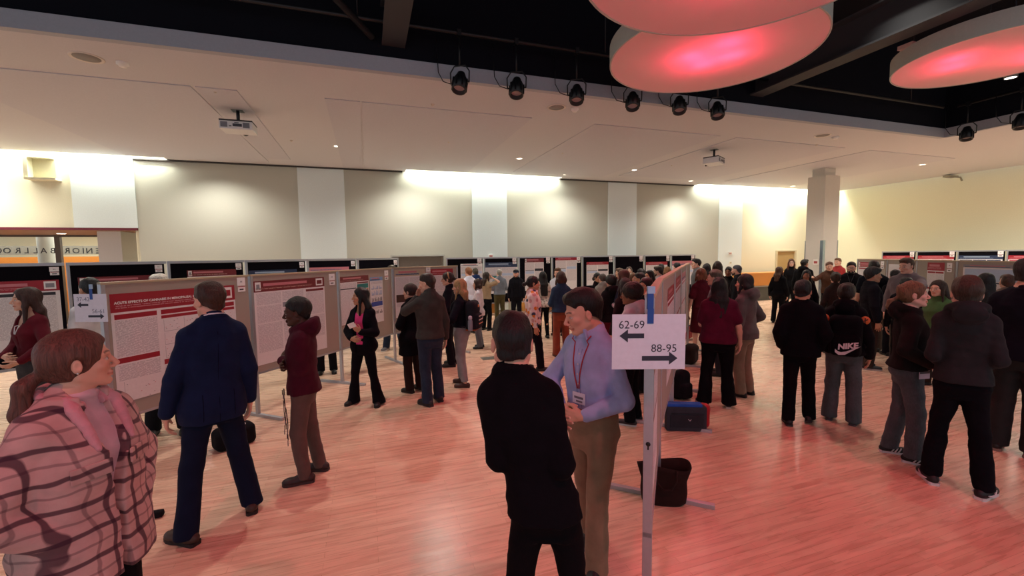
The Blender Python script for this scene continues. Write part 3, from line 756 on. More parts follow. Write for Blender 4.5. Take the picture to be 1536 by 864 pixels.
# ------------------------------------------------------------------ a person
QS = {0: (.015, .0042, .0085), 1: (.018, .0062, .012), 2: (.022, .0105, .017)}
def vobj(name, v, step, m, parent, fine=None, zones=()):
    ve, fa = v.mesh(step, fine, zones)
    return link(name, mesh_np(name, ve, fa), m, parent), ve
PEOPLE = {}
def person(p, x, y, face, label, group=None):
    """face: compass of the look, 0 = +Y (away along the room), 90 = -X"""
    k = skeleton(p); q = p.get('q', 1); bs, fs, gs = QS[q]
    root = empty('person', (x, y, p.get('z', 0)), math.radians(face), label, 'person', group)
    b = body_vol(k, p); u = k.u
    zones = [(k.hc-V(.10, .13, .135), k.hc+V(.10, .13, .125))]
    for s in (-1, 1):
        arm = p.get('arms', ('side', 'side'))[0 if s < 0 else 1]
        if arm in ('pocket', 'jpocket') : continue
        c = k.Wr[s]+k.hand[s][0]*.085*u; zones.append((c-.10*u, c+.10*u))
    ve, fa = b.mesh(bs, fs, zones); me = mesh_np('body', ve, fa); bo = link('body', me, skinmat(), root); paint_skin(me, k, p, ve)
    out = {'root': root, 'k': k, 'b': b}
    hr = p.get('hair', 'short')
    if hr not in ('bald',):
        hv = hair_vol(k, p); vobj('hair', hv, {0: .0055, 1: .008, 2: .0115}[q], hairmat(p.get('hairc', '2a1c14')), root)
        out['hair'] = hv
    if p.get('beardm'): vobj('beard', beard_vol(k, p), .005 if q < 2 else .009, hairmat(p.get('beardc', p.get('hairc', '2a1c14'))), root)
    outer = None
    for g in p.get('tops', ()):
        v = top_vol(k, p, g); m = cloth(g['n'], g['c'], g.get('rough', .85), g.get('knit', 0), g.get('pat', 'plain'), g.get('c2'))
        ob, _ = vobj(g['n'], v, gs*g.get('res', 1.), m, root); outer = v; out[g['n']] = v
        if g.get('label'): ob['label'] = g['label']
    g = p.get('bottom')
    if g:
        if g.get('kind') == 'skirt': v = skirt_vol(k, p, g)
        else: v = trouser_vol(k, p, g)
        nm = g.get('n', 'trousers'); vobj(nm, v, gs*1.1, cloth(nm, g['c'], .85, 0, g.get('pat', 'plain')), root); out['bottom'] = v
    sh = p.get('shoes', ('1a1818', '1a1818'))
    if sh:
        for s in (-1, 1):
            v, P, R, sz = shoe_vol(k, s, p.get('boot', False)); so, _ = vobj('shoe', v, {0: .006, 1: .008, 2: .011}[q], mat('shoe', sh[0], .55, bump=.1), root)
            sm_ = sole_mesh(P, sz, p.get('soleh', .024)); sm_.build('sole', mat('shoe_sole', sh[1], .7), so)
            out.setdefault('shoeP', {})[s] = (P, R, sz, so)
    s = k.hs
    if p.get('glasses'):
        mb = MB()
        for e in (-1, 1):
            pts = [hl(k, e*.032+.021*math.cos(a)*1.1, .0965, -.004+.017*math.sin(a)) for a in np.linspace(0, 2*PI, 17)]
            mb.tube(pts, .0018*s, 0, 6, False)
            mb.tube([hl(k, e*.055, .094, .0), hl(k, e*.078, .05, .002), hl(k, e*.081, -.005, .0)], .0018*s, 0, 6)
        mb.tube([hl(k, -.01, .100, 0), hl(k, 0, .104, .003), hl(k, .01, .100, 0)], .0018*s, 0, 6)
        mb.build('glasses', mat('glasses', '1a1614', .3), root)
    if p.get('cap'):
        v = Vol(); v.add(ell(hl(k, 0, -.012, .050), V(.088, .112, .085)*s, k.R), .01)
        nrm = k.R @ unit(V(0, .12, 1)); c0 = hl(k, 0, 0, .045)
        v.cut(lambda X, Y, Z: -((X-c0[0])*nrm[0]+(Y-c0[1])*nrm[1]+(Z-c0[2])*nrm[2]))
        back = p['cap'][1] if len(p['cap']) > 1 else 1
        if back: v.add(ell(hl(k, 0, .115, .046), V(.068, .075, .008)*s, k.R @ rotm(0, -10)), .008)
        vobj('cap', v, .007, cloth('cap', p['cap'][0]), root)
    if p.get('beanie'):
        v = Vol(); v.add(ell(hl(k, 0, -.014, .042), V(.092, .112, .100)*s, k.R), .01); c0 = hl(k, 0, 0, .030); nrm = k.R @ unit(V(0, -.12, 1))
        v.cut(lambda X, Y, Z: -((X-c0[0])*nrm[0]+(Y-c0[1])*nrm[1]+(Z-c0[2])*nrm[2]))
        vobj('beanie', v, .008, cloth('beanie', p['beanie'], knit=1), root)
    if p.get('headband'):
        mb = MB(); n = 28
        pts = [hl(k, .091*math.sin(a), -.030+.02*math.cos(a), .040+.086*math.cos(a)) for a in np.linspace(-1.9, 1.9, n)]
        mb.tube(pts, .011*s, 0, 8); mb.build('headband', cloth('headband', p['headband']), root)
    if p.get('lanyard') and outer is not None:
        col, zb, bc = p['lanyard']; mb = MB(); nb = k.neck; zb *= u; cx, cy = k.sh(zb)
        for e in (-1, 1):
            pts = []
            for t in np.linspace(0, 1, 14):
                pp = V(nb[0]*(1-t)+cx*t+e*.062*(1-t)+e*.006*t, nb[1], (nb[2]-.012)*(1-t)+(zb+.02)*t)
                h = outer.hit(pp, (0, 1, 0), .4); pts.append(h+V(0, .004, .002))
            mb.tube(pts, .0042, 0, 6)
        mb.build('lanyard', mat('lanyard', col, .6), root)
        h = outer.hit(V(cx, cy, zb-.045), (0, 1, 0), .5)
        bw, bh = p.get('badge', (.05, .036)); mb = MB()
        mb.box((h[0]-bw, h[1]+.003, zb-.005-2*bh), (h[0]+bw, h[1]+.007, zb-.005), 0, .001)
        bo_ = mb.build('badge', mat('badge', bc, .35), root)
        mb = MB(); mb.box((h[0]-bw*.7, h[1]+.0072, zb-.012-bh*.9), (h[0]+bw*.7, h[1]+.0082, zb-.012-bh*.5)); mb.box((h[0]-bw*.6, h[1]+.0072, zb-.012-bh*1.5), (h[0]+bw*.4, h[1]+.0082, zb-.012-bh*1.2))
        mb.build('badge_print', mat('print', '6a6a78', .5), bo_)
    if p.get('belt'):
        v = Vol(); T = grow(k.T, .024, 1.0*u, 1.035*u); v.add(loft(T, 2.3, 1.0*u, 1.035*u), .01); vobj('belt', v, .007, mat('leather', p['belt'], .45), root)
    for (nm, zz, n_, c) in p.get('buttons', ()):
        v = out[nm]
        for i in range(n_):
            z = (zz[0]+(zz[1]-zz[0])*i/max(1, n_-1))*u; h = v.hit(V(0, 0, z), (0, 1, 0), .4)
            mb = MB(); mb.lathe([(0, .004), (.007, .004), (.0085, .001), (.0085, -.002), (0, -.002)], 12, 0, Matrix.Translation(h) @ Matrix.Rotation(-PI/2, 4, 'X')); mb.build('button', mat('button', c, .4), root)
    for (nm, z0_, z1_, n_) in p.get('placket', ()):
        v = out[nm]; mb = MB(); Z = np.linspace(z0_*u, z1_*u, 14); hs_ = [v.hit(V(k.sh(z)[0], k.sh(z)[1], z), (0, 1, 0), .5)+V(0, .001, 0) for z in Z]
        for e in (-1, 1): mb.tube([h+V(e*.014, 0, 0) for h in hs_], .0022, 0, 6)
        mb.build('placket', cloth(nm+'_seam', p.get('seamc', '7f8ebc')), root)
        for i in range(n_):
            z = z0_*u+(z1_-z0_)*u*(i+.5)/n_; h = v.hit(V(k.sh(z)[0], k.sh(z)[1], z), (0, 1, 0), .5); mb = MB(); mb.lathe([(0, .004), (.005, .004), (.006, .001), (.006, -.002), (0, -.002)], 12, 0, Matrix.Translation(h) @ Matrix.Rotation(-PI/2, 4, 'X')); mb.build('button', mat('button_pale', 'd0d4e0', .4), root)
    out['mw'] = Matrix.Translation((x, y, p.get('z', 0))) @ Matrix.Rotation(math.radians(face), 4, 'Z')
    return out
WORLD = .58; DOWN = 500; WASH = 30; NEAR = 240; HOUSE = 340
STAGE = [70, 70, 80, 80, 80, 80, 80, 60]
STAGEC = [(1, .16, .20)]*8
# ------------------------------------------------------------------ the room
ZC = 4.85; YW = 14.8; XW = 21.3; XC = 13.8; YC = 7.0
def struct(o): o['kind'] = 'structure'; return o
def floormat():
    n = NT('maple_floor'); mp = n.coord()
    br = n.n('ShaderNodeTexBrick', i_Scale=1.0, i_Mortar_Size=.0012, i_Brick_Width=.95, i_Row_Height=.057, i_Bias=.0)
    br.offset = .37; br.offset_frequency = 2
    br.inputs['Color1'].default_value = (*hexc('e6c5ab'), 1); br.inputs['Color2'].default_value = (*hexc('d8b098'), 1); br.inputs['Mortar'].default_value = (*hexc('b08a64'), 1)
    n.l(mp, 'Vector', br, 'Vector')
    mp2 = n.coord((1.2, 14, 1)); nz = n.n('ShaderNodeTexNoise', i_Scale=2.0, i_Detail=5.0, i_Distortion=.6); n.l(mp2, 'Vector', nz, 'Vector')
    r = n.ramp(nz, 'Fac', [(.3, (.80, .74, .70)), (.7, (1.08, 1.06, 1.04))])
    mx = n.n('ShaderNodeMix', data_type='RGBA', blend_type='MULTIPLY'); mx.inputs['Factor'].default_value = .8
    n.l(br, 'Color', mx, 'A'); n.l(r, 'Color', mx, 'B'); n.l(mx, 'Result', n.b, 'Base Color')
    n.b.inputs['Roughness'].default_value = .27; n.b.inputs['Specular IOR Level'].default_value = .45
    rr = n.n('ShaderNodeMapRange'); rr.inputs['To Min'].default_value = .20; rr.inputs['To Max'].default_value = .36
    n.l(nz, 'Fac', rr, 'Value'); n.l(rr, 'Result', n.b, 'Roughness')
    n.bump(br, 'Fac', .06, .002)
    return n.m
mb = MB(); mb.box((-16, -4, -.12), (24, 22, 0)); struct(mb.build('floor', floormat()))
M_CEIL = mat('ceiling_paint', 'c6c6cb', .8, bump=.05); M_WHITE = mat('white_paint', 'dfecec', .7); M_CREAM = mat('cream_paint', 'e2dfc4', .75)
M_FAB = mat('grey_wall_fabric', 'bdbfb3', .9, bump=.15, bscale=120.); M_BLACK = mat('black_paint', '0c0e18', .9, spec=.2); M_DARK = mat('dark_steel', '1c2026', .7)
M_FASC = mat('grey_fascia', 'a6aab4', .7)
# ceiling slab round the open black centre, with the wall-wash slots left open
cm = MB()
def cb(x0, y0, x1, y1, mi=0): cm.box((x0, y0, ZC), (x1, y1, ZC+.2), mi)
SLOTS = [(-14, -5.2), (1.3, 6.8), (13.0, 21.05)]
cb(-14, YC, 20.95, 14.45)
xs_ = [-14]; 
for a, b in ((-5.2, 1.3), (6.8, 13.0)): cb(a, 14.45, b, YW)
cb(XC, -4, 20.95, YC)
ceil = struct(cm.build('ceiling', [M_CEIL]))
# drop panels of plasterboard seen as faint squares on the ceiling
pm = MB()
for x0, x1, y0, y1 in ((-5.98, -2.6, 8.45, 14.4), (-2.54, -1.95, 8.45, 13.8), (-.6, -.015, 8.42, 14.4), (.015, 3.3, 8.42, 14.4), (4.75, 8.15, 8.42, 13.9), (8.65, 12.4, 8.42, 13.6), (13.4, 17.2, 8.42, 13.6)):
    pm.box((x0, y0, ZC-.014), (x1, y1, ZC))
struct(pm.build('trim_1', [mat('ceiling_board', 'c0c0c8', .85)]))
# fascia of the opening
fm = MB(); fm.box((-14, YC-.012, ZC-.005), (XC+.0, YC+.1, ZC+.215)); fm.box((XC-.012, -4, ZC-.005), (XC+.1, YC, ZC+.215)); struct(fm.build('trim_2', [M_FASC]))
# black void above
vm = MB(); vm.box((-14, YC+.02, ZC+.22), (XC+.2, YC+.2, 7.2)); vm.box((XC+.02, -4, ZC+.22), (XC+.2, YC+.1, 7.2)); vm.box((-14, -4, 7.0), (XC+.2, YC+.2, 7.2)); struct(vm.build('ceiling_void', [M_BLACK]))
# beams in the void
for x in (.5, 7.68):
    b = MB(); b.box((x-.17, -4, 5.24), (x+.17, YC+.02, 5.27)); b.box((x-.02, -4, 5.27), (x+.02, YC+.02, 5.80)); b.box((x-.17, -4, 5.80), (x+.17, YC+.02, 5.83))
    struct(b.build('beam', [mat('beam_paint', '34363a', .7)]))
b = MB(); b.tube([(-2.4, 4.5, 6.6), (.2, 6.95, 5.3)], .05, 0, 8); struct(b.build('beam_brace', [M_DARK]))
# back wall in pieces: doors left open
def wallpieces(name, boxes, mats): 
    w = MB()
    for lo, hi, mi in boxes: w.box(lo, hi, mi)
    return struct(w.build(name, mats))
Y2 = YW+.25; ZT = 5.3
wallpieces('wall_back', [((-6.08, YW, 0), (.79, Y2, ZT), 0), ((.79, YW, 2.06), (2.49, Y2, ZT), 0), ((2.49, YW, 0), (17.68, Y2, ZT), 0), ((17.68, YW, 2.11), (18.83, Y2, ZT), 0), ((18.83, YW, 0), (XW+.3, Y2, ZT), 0),
    ((-14, YW, 2.94), (-6.08, Y2, ZT), 0)], [M_CREAM])
wallpieces('wall_right', [((XW, -4, 0), (XW+.25, YW, ZT), 0)], [M_CREAM])
# white pilasters and grey acoustic panels on the back wall
WH = [(-7.40, -6.00, 2.945), (-1.93, -.59, 0), (3.52, 4.80, 0), (8.9, 10.19, 0), (14.3, 15.58, 0)]
GR = [(-6.00, -1.93, 0), (-.59, 3.52, 0), (4.80, 8.9, 0), (10.19, 14.3, 0)]
k = 3
for x0, x1, z0 in WH:
    w = MB(); w.box((x0+.004, YW-.05, z0), (x1-.004, YW, ZC+.02 if not (x0 < 0 and x0 > -3 or x0 > 8 and x0 < 10) else ZC)); struct(w.build('trim_%d' % k, [M_WHITE])); k += 1
for x0, x1, z0 in GR:
    w = MB()
    if x0 == -.59:
        w.box((x0, YW-.03, 0), (.74, YW, ZC)); w.box((.74, YW-.03, 2.11), (2.54, YW, ZC)); w.box((2.54, YW-.03, 0), (x1, YW, ZC))
    else: w.box((x0, YW-.03, z0), (x1, YW, ZC))
    struct(w.build('trim_%d' % k, [M_FAB])); k += 1
w = MB(); w.box((-6.0, YW-.12, ZC-.04), (1.2, YW, ZC-.005)); w.box((6.9, YW-.12, ZC-.04), (12.9, YW, ZC-.005)); struct(w.build('trim_%d' % k, [mat('screen_slot', '3a3836', .7)])); k += 1   # screen housings
w = MB(); w.box((-6.0, YW-.04, 0), (.74, YW-.03, .1)); w.box((2.54, YW-.065, 0), (17.6, YW-.05, .1)); struct(w.build('baseboard_back', [mat('base', '8a857c', .6)]))
w = MB(); w.box((XW-.02, -4, 0), (XW, YW, .1)); struct(w.build('baseboard_right', [mat('base', '8a857c', .6)]))
# doors
w = MB(); w.box((.79, Y2+.10, 0), (2.49, Y2+.15, 2.06)); d = struct(w.build('door_1', [mat('grey_door', '8f8d88', .7)]))
w = MB(); w.box((.74, YW-.045, 0), (.79, Y2+.1, 2.11)); w.box((2.49, YW-.045, 0), (2.54, Y2+.1, 2.11)); w.box((.79, YW-.045, 2.06), (2.49, Y2+.1, 2.11)); w.build('door_frame', [mat('frame_grey', 'a9aaa4', .6)], d)
w = MB(); w.box((17.72, YW+.04, 0), (18.79, YW+.09, 2.07)); d = struct(w.build('door_2', [mat('tan_door', 'b39a66', .55)]))
w = MB(); w.box((17.62, YW-.03, 0), (17.72, YW+.12, 2.12)); w.box((18.79, YW-.03, 0), (18.88, YW+.12, 2.12)); w.box((17.72, YW-.03, 2.07), (18.79, YW+.12, 2.12)); w.build('door_frame', [mat('frame_tan', 'c6bb9a', .6)], d)
w = MB(); w.box((18.62, YW+.03, .98), (18.66, YW+.04, 1.1)); w.tube([(18.64, YW, 1.05), (18.5, YW, 1.05)], .012); w.tube([(18.64, YW, 1.05), (18.64, YW+.04, 1.05)], .012); w.build('door_handle', [mat('steel', 'b0b0b0', .3, 1.)], d)
# lobby window with its lettering, left
ZS = 2.93
w = MB(); w.box((-14, YW-.06, ZS-.05), (-6.02, YW+.02, ZS+.015)); struct(w.build('trim_%d' % k, [mat('maroon_edge', '6a2030', .5)])); k += 1
w = MB(); w.box((-14, YW+.02, ZS-.03), (-5.9, 18.1, ZS+.3)); struct(w.build('ceiling_lobby_soffit', [mat('brown_soffit', '8c6a58', .6)]))
GY = 18.0
w = MB(); w.box((-14, GY-.01, .1), (-6.0, GY+.01, ZS-.03)); gl = NT('glass'); gl.b.inputs['Transmission Weight'].default_value = 1; gl.b.inputs['Roughness'].default_value = .02; gl.b.inputs['IOR'].default_value = 1.02; gl.b.inputs['Base Color'].default_value = (.95, .98, .97, 1)
win = struct(w.build('window_1', [gl.m]))
q0 = on_y(88, 370, GY)
w = MB(); w.box((q0[0]-.07, GY-.06, 0), (q0[0]+.07, GY+.06, ZS-.03)); w.box((-14, GY-.05, ZS-.09), (-6, GY+.05, ZS-.03)); w.build('window_frame', [mat('mullion', '5a544e', .5)], win)
def mirrored_text(txt, px0, px1, pyb, pyt):
    a = on_y(px0, pyb, GY-.02); b_ = on_y(px1, pyb, GY-.02); t = on_y(px0, pyt, GY-.02)
    return a, b_, t
w = MB(); wx = lambda p: on_y(p, 376, GY-.03)[0]
for ch, p in zip('ENIORBALLROOM', (147, 134, 125, 114, 101, 79.5, 65.5, 53.5, 40, 27, 10.5, -3, -18)):
    # the sign is read from the lobby: from here it runs right to left
    zb = on_y(p, 379.8, GY-.03)[2]; M = Matrix.Translation((wx(p), GY-.03, zb)) @ Matrix(((-1, 0, 0, 0), (0, 0, 1, 0), (0, 1, 0, 0), (0, 0, 0, 1)))
    w.text(ch, .245, M, 0, 'CENTER', bold=.003)
w.build('lettering', [mat('letter_grey', '3a4450', .5)], win)
# lobby beyond the glass
w = MB(); w.box((-16, 25, 0), (-4, 25.2, 5), 0); w.box((-16, Y2, 3.4), (-4, 25, 3.5), 0); w.box((-5.0, Y2, 0), (-4.8, 25, 5), 0); struct(w.build('wall_lobby', [M_CREAM]))
w = MB(); w.box((-16, 20.6, 0), (-8.05, 20.9, 2.22)); w.box((-8.0, 20.6, 0), (-6.6, 20.9, 2.22)); cnt = w.build('lobby_partition', [mat('orange_wood', 'd98a38', .5)])
tag(cnt, 'orange wood partition in the lobby behind the lettered window', 'partition')
w = MB(); w.box((-16, 20.6, 2.30), (-6.6, 20.75, 2.62)); tag(w.build('lobby_sign_band', [mat('band_grey', '8a8880', .6)]), 'grey band hanging above the orange lobby partition', 'sign band')
q = on_y(72, 375, 19.4); w = MB(); w.lathe([(.26, 0), (.26, 3.4)], 24, 0, Matrix.Translation((q[0], 19.4, 0))); struct(w.build('column_lobby', [M_WHITE]))
w = MB(); w.box((on_y(147.5, 375, 15.7)[0], 15.7, 0), (on_y(183, 375, 15.7)[0], 16.7, ZS-.03)); struct(w.build('column_lobby_square', [mat('pale_column', 'cfd4d8', .7)]))
for px, py in ((92, 350.5),):
    q = on_z(px, py, ZS-.03); w = MB(); w.lathe([(0, -.005), (.09, -.005), (.11, 0), (.11, .01)], 20, 0, Matrix.Translation((q[0], q[1], ZS-.03))); o = w.build('recessed_light', [mat('lamp_lens', 'ffffff', .4, emit='fff6e0', es=6)]); tag(o, 'small lit downlight in the brown soffit over the lobby window', 'ceiling light')
lob = bpy.data.lights.new('lobby_light', 'AREA'); lob.shape = 'RECTANGLE'; lob.size = 8; lob.size_y = 4; lob.energy = 420; lob.color = (1, .93, .8); o = bpy.data.objects.new('lobby_light', lob); COL.objects.link(o); o.location = (-9.5, 21, 3.38)
# column on the right: shaft with a narrower neck under the ceiling
cx0, cy0 = 14.5, 10.42
yb = on_x(1209, 340, cx0)[1]; xb = on_y(1257.5, 340, cy0)[0]
w = MB(); w.box((cx0, cy0, 0), (xb, yb, ZC-.27), 0, .01); w.box((cx0+.10, cy0+.10, ZC-.27), (xb-.10, yb-.08, ZC), 0)
colm = struct(w.build('column', [mat('column_paint', 'cdc9bf', .75)]))
w = MB()
for (x_, y_) in ((cx0, cy0), (cx0, yb), (xb, cy0)): w.box((x_-.012, y_-.012, 0), (x_+.09 if x_ == cx0 else x_+.012, y_+.09 if y_ == cy0 else y_+.012, 2.42)) if True else 0
w.build('corner_guard', [mat('steel_guard', '9fb0be', .25, 1.)], colm)
# square niche high on the left of the back wall
w = MB(); a = on_y(48, 268, YW); b_ = on_y(83, 238, YW)
w.box((a[0], YW-.03, a[2]), (b_[0], YW-.002, b_[2]), 0); w.box((a[0]-.02, YW-.26, a[2]-.05), (b_[0]+.1, YW, a[2]), 1); w.box((a[0]-.04, YW-.22, a[2]), (a[0]+.05, YW, b_[2]), 1)
w.box((a[0]+.05, YW-.22, b_[2]-.03), (b_[0], YW, b_[2]), 1)
o = w.build('wall_niche_box', [mat('niche', 'cfc9a8', .8), M_CREAM]); tag(o, 'cream open-fronted box high on the wall above the lobby window', 'wall box')
# small wall devices
def device(name, px, py, wx, hz, col1, col2, label, cat, plane='y'):
    q = on_y(px, py, YW-.06); w = MB(); w.box((q[0]-wx/2, YW-.10, q[2]-hz/2), (q[0]+wx/2, YW-.05, q[2]+hz/2), 0, .008); o = w.build(name, [mat(name, col1, .5)])
    w = MB(); w.box((q[0]-wx*.4, YW-.107, q[2]-hz*.12), (q[0]+wx*.4, YW-.10, q[2]+hz*.12)); w.build('red_band', [mat('red_band', col2, .5)], o)
    tag(o, label, cat)
device('fire_alarm', 736, 384, .14, .12, 'e8e4e0', 'b02020', 'small white and red fire alarm on the white pilaster above the boards', 'alarm')
device('fire_alarm', 1094.5, 380, .16, .13, 'e0d8d0', '9a2020', 'dark red fire alarm on the rightmost white pilaster', 'alarm')
device('wall_switch', 1095, 394, .10, .10, 'd8d8c8', '808070', 'small pale switch plate below the alarm on the rightmost pilaster', 'switch')
q = on_y(1219, 393, cy0); 
w = MB(); xx = cx0-.02; yy = on_x(1224, 393, cx0)[1]; zz = on_x(1224, 393, cx0)[2]; w.box((cx0-.02, yy-.09, zz-.09), (cx0, yy+.09, zz+.09), 0, .004); o = w.build('column_sign', [mat('sign_paper', 'e6e2dc', .6)])
w = MB(); w.box((cx0-.022, yy-.06, zz-.05), (cx0-.0202, yy+.06, zz+.03)); w.build('red_print', [mat('red_print', 'a04040', .6)], o); tag(o, 'small white notice with a red print on the square column', 'notice')
# projecting bracket on the right wall
q = on_x(1443, 266, XW); w = MB(); w.tube([(XW, q[1], q[2]-.12), (XW-.1, q[1], q[2]), (XW-.6, q[1]+.1, q[2]+.02)], .03); w.box((XW-.75, q[1]-.02, q[2]-.01), (XW-.25, q[1]+.2, q[2]+.05)); o = w.build('wall_bracket', [mat('bracket', '8a8474', .5)]); tag(o, 'grey metal bracket arm high on the right wall', 'bracket')
# bench / counter against the back wall
a = on_y(1118, 420, 13.9); b_ = on_y(1180, 420, 13.9)
w = MB(); w.box((a[0], 13.9, .62), (b_[0]+1.5, 14.6, 1.18), 0, .02); o = w.build('serving_counter', [mat('counter_wood', 'c4803a', .4)]); tag(o, 'long orange wood counter with dark base along the back wall', 'counter')
w = MB(); w.box((a[0]+.05, 13.95, 0), (b_[0]+1.45, 14.6, .62)); w.build('base_cabinet', [mat('counter_base', '4a4a42', .6)], o)
w = MB(); a = on_y(1118, 423, 13.88); w.box((a[0], 13.86, .58), (b_[0]+1.5, 13.9, .63)); w.build('steel_edge', [mat('steel', 'b0b0b0', .3, 1.)], o)
for i, (px, zz) in enumerate(((712, .52), (845, .50))):   # low orange benches seen between legs
    q = on_y(px, 470, 13.5); w = MB(); w.box((q[0]-(1.6 if i == 0 else 1.2), 14.1, zz-.1), (q[0]+(1.2 if i == 0 else .9), 14.6, zz), 0, .01); w.box((q[0]-1.2, 14.15, .08), (q[0]+(.9 if i == 0 else .8), 14.55, zz-.1), 0)
    o = w.build('bench', [mat('bench_wood', 'b57a34', .5)]); tag(o, ['low orange wood bench by the back wall behind the bearded man in a cap', 'low orange wood bench by the back wall behind the striped shirt'][i], 'bench')
# floor outlet plate
q = on_z(737, 537); w = MB(); w.box((q[0]-.2, q[1]-.12, 0), (q[0]+.2, q[1]+.12, .004)); tag(w.build('floor_hatch', [mat('hatch', '6a6660', .4, .6)]), 'grey metal floor plate set in the wood floor', 'floor plate')
# ------------------------------------------------------------------ ceiling fixtures
M_LENS = mat('lamp_lens', 'ffffff', .4, emit='fff6e0', es=6)
def downlight(x, y, label):
    r = empty('recessed_light', (x, y, ZC), 0, label, 'ceiling light', 'recessed ceiling lights')
    w = MB(); w.lathe([(.075, -.004), (.10, -.010), (.115, -.004), (.115, .0)], 24); w.build('trim_ring', [mat('ring_white', 'e8e6e2', .5)], r)
    w = MB(); w.lathe([(0, -.0035), (.078, -.0035), (.078, 0)], 24); w.build('lens', [M_LENS], r)
    return r
DL = 'round lit downlight set in the pale ceiling in two rows'
for x in (-9.35, -3.99, 1.39, 6.68, 12.05, 17.4):
    for y in (9.35, 13.9): downlight(x, y, DL)
for x, y in ((-.6, 11.9), (1.9, 11.92), (4.3, 12.0), (8.6, 12.6), (15.9, 11.5), (18.5, 12.9), (18.2, 6.6), (18.2, 2.9)): downlight(x, y, DL)
def sprinkler(x, y):
    w = MB(); w.lathe([(0, -.03), (.02, -.03), (.02, -.012), (.035, -.008), (.035, 0)], 14, 0, Matrix.Translation((x, y, ZC))); tag(w.build('ceiling_sprinkler', [mat('spr', 'cfc6ba', .5)]), 'tiny round ceiling sprinkler cap on the pale ceiling', 'sprinkler', 'ceiling sprinklers')
for x, y in ((-2.3, 8.6), (1.25, 8.2), (2.0, 10.7), (5.2, 11.0), (9.3, 11.6), (11.3, 8.4), (-1.6, 11.6)): sprinkler(x, y)
for px, py, sc, lb in ((130, 86, 1., 'white rimmed round ceiling speaker nearest the black opening at left'), (835, 161, .95, 'round grey ceiling speaker beside a smoke detector, centre of the ceiling'), (1234, 203, .95, 'round tan ceiling speaker above the square column')):
    q = on_z(px, py, ZC); w = MB(); w.lathe([(.15*sc, -.006), (.175*sc, -.014), (.19*sc, -.008), (.19*sc, 0)], 28, 0, Matrix.Translation((q[0], q[1], ZC))); o = w.build('ceiling_speaker', [mat('speaker_rim', 'd8d2ca', .6)])
    w = MB(); w.lathe([(0, -.006), (.155*sc, -.006), (.155*sc, 0)], 28, 0, Matrix.Translation((q[0], q[1], ZC))); w.build('grille', [mat('grille', '8a8682', .7, bump=.6, bscale=300.)], o); tag(o, lb, 'speaker')
for px, py, lb in ((184, 94, 'small white smoke detector beside the round speaker at left'), (862, 163, 'small white smoke detector right of the centre ceiling speaker'), (1253, 205, 'small white smoke detector above the square column')):
    q = on_z(px, py, ZC); w = MB(); w.lathe([(0, -.06), (.045, -.06), (.055, -.04), (.075, -.03), (.075, 0)], 20, 0, Matrix.Translation((q[0], q[1], ZC))); tag(w.build('smoke_detector', [mat('det', 'e6e4e0', .5)]), lb, 'smoke detector')
def projector(px, py, rz, label):
    q = on_z(px, py, 4.55); r = empty('ceiling_projector', (q[0], q[1], 4.45), rz, label, 'projector')
    w = MB(); w.box((-.27, -.20, 0), (.27, .20, .15), 0, .02); w.build('case', [mat('proj_white', 'd6d8da', .5)], r)
    w = MB(); w.box((-.27, -.20, .152), (.27, .20, .172), 0, .004); w.box((-.12, -.1, .172), (.12, .1, .20)); w.tube([(0, 0, .2), (0, 0, .40)], .03); w.box((-.1, -.1, .385), (.1, .1, .40)); w.build('mount', [mat('mount_black', '22242a', .5)], r)
    for x in (-.19, .17):
        w = MB(); w.box((x-.055, -.206, .03), (x+.055, -.199, .125), 0, .002); w.build('vent', [mat('vent', '70747e', .6, bump=.5, bscale=200.)], r)
    w = MB(); w.box((-.05, -.205, .05), (.10, -.199, .10)); w.box((-.11, -.205, .045), (-.07, -.199, .06)); w.box((-.02, -.205, .11), (.05, -.199, .125)); w.build('socket_panel', [mat('sock', '3a3e48', .5)], r)
    w = MB(); w.lathe([(0, 0), (.05, 0), (.06, -.02), (.06, -.05)], 20, 0, Matrix.Translation((.06, .19, .05)) @ Matrix.Rotation(PI/2, 4, 'X')); w.build('projector_lens', [mat('lens_dark', '101014', .2)], r)
    return r
projector(358, 190, 0, 'white ceiling projector on a black mount, left half of the ceiling')
projector(1071, 241, .5, 'white ceiling projector hanging near the square column')
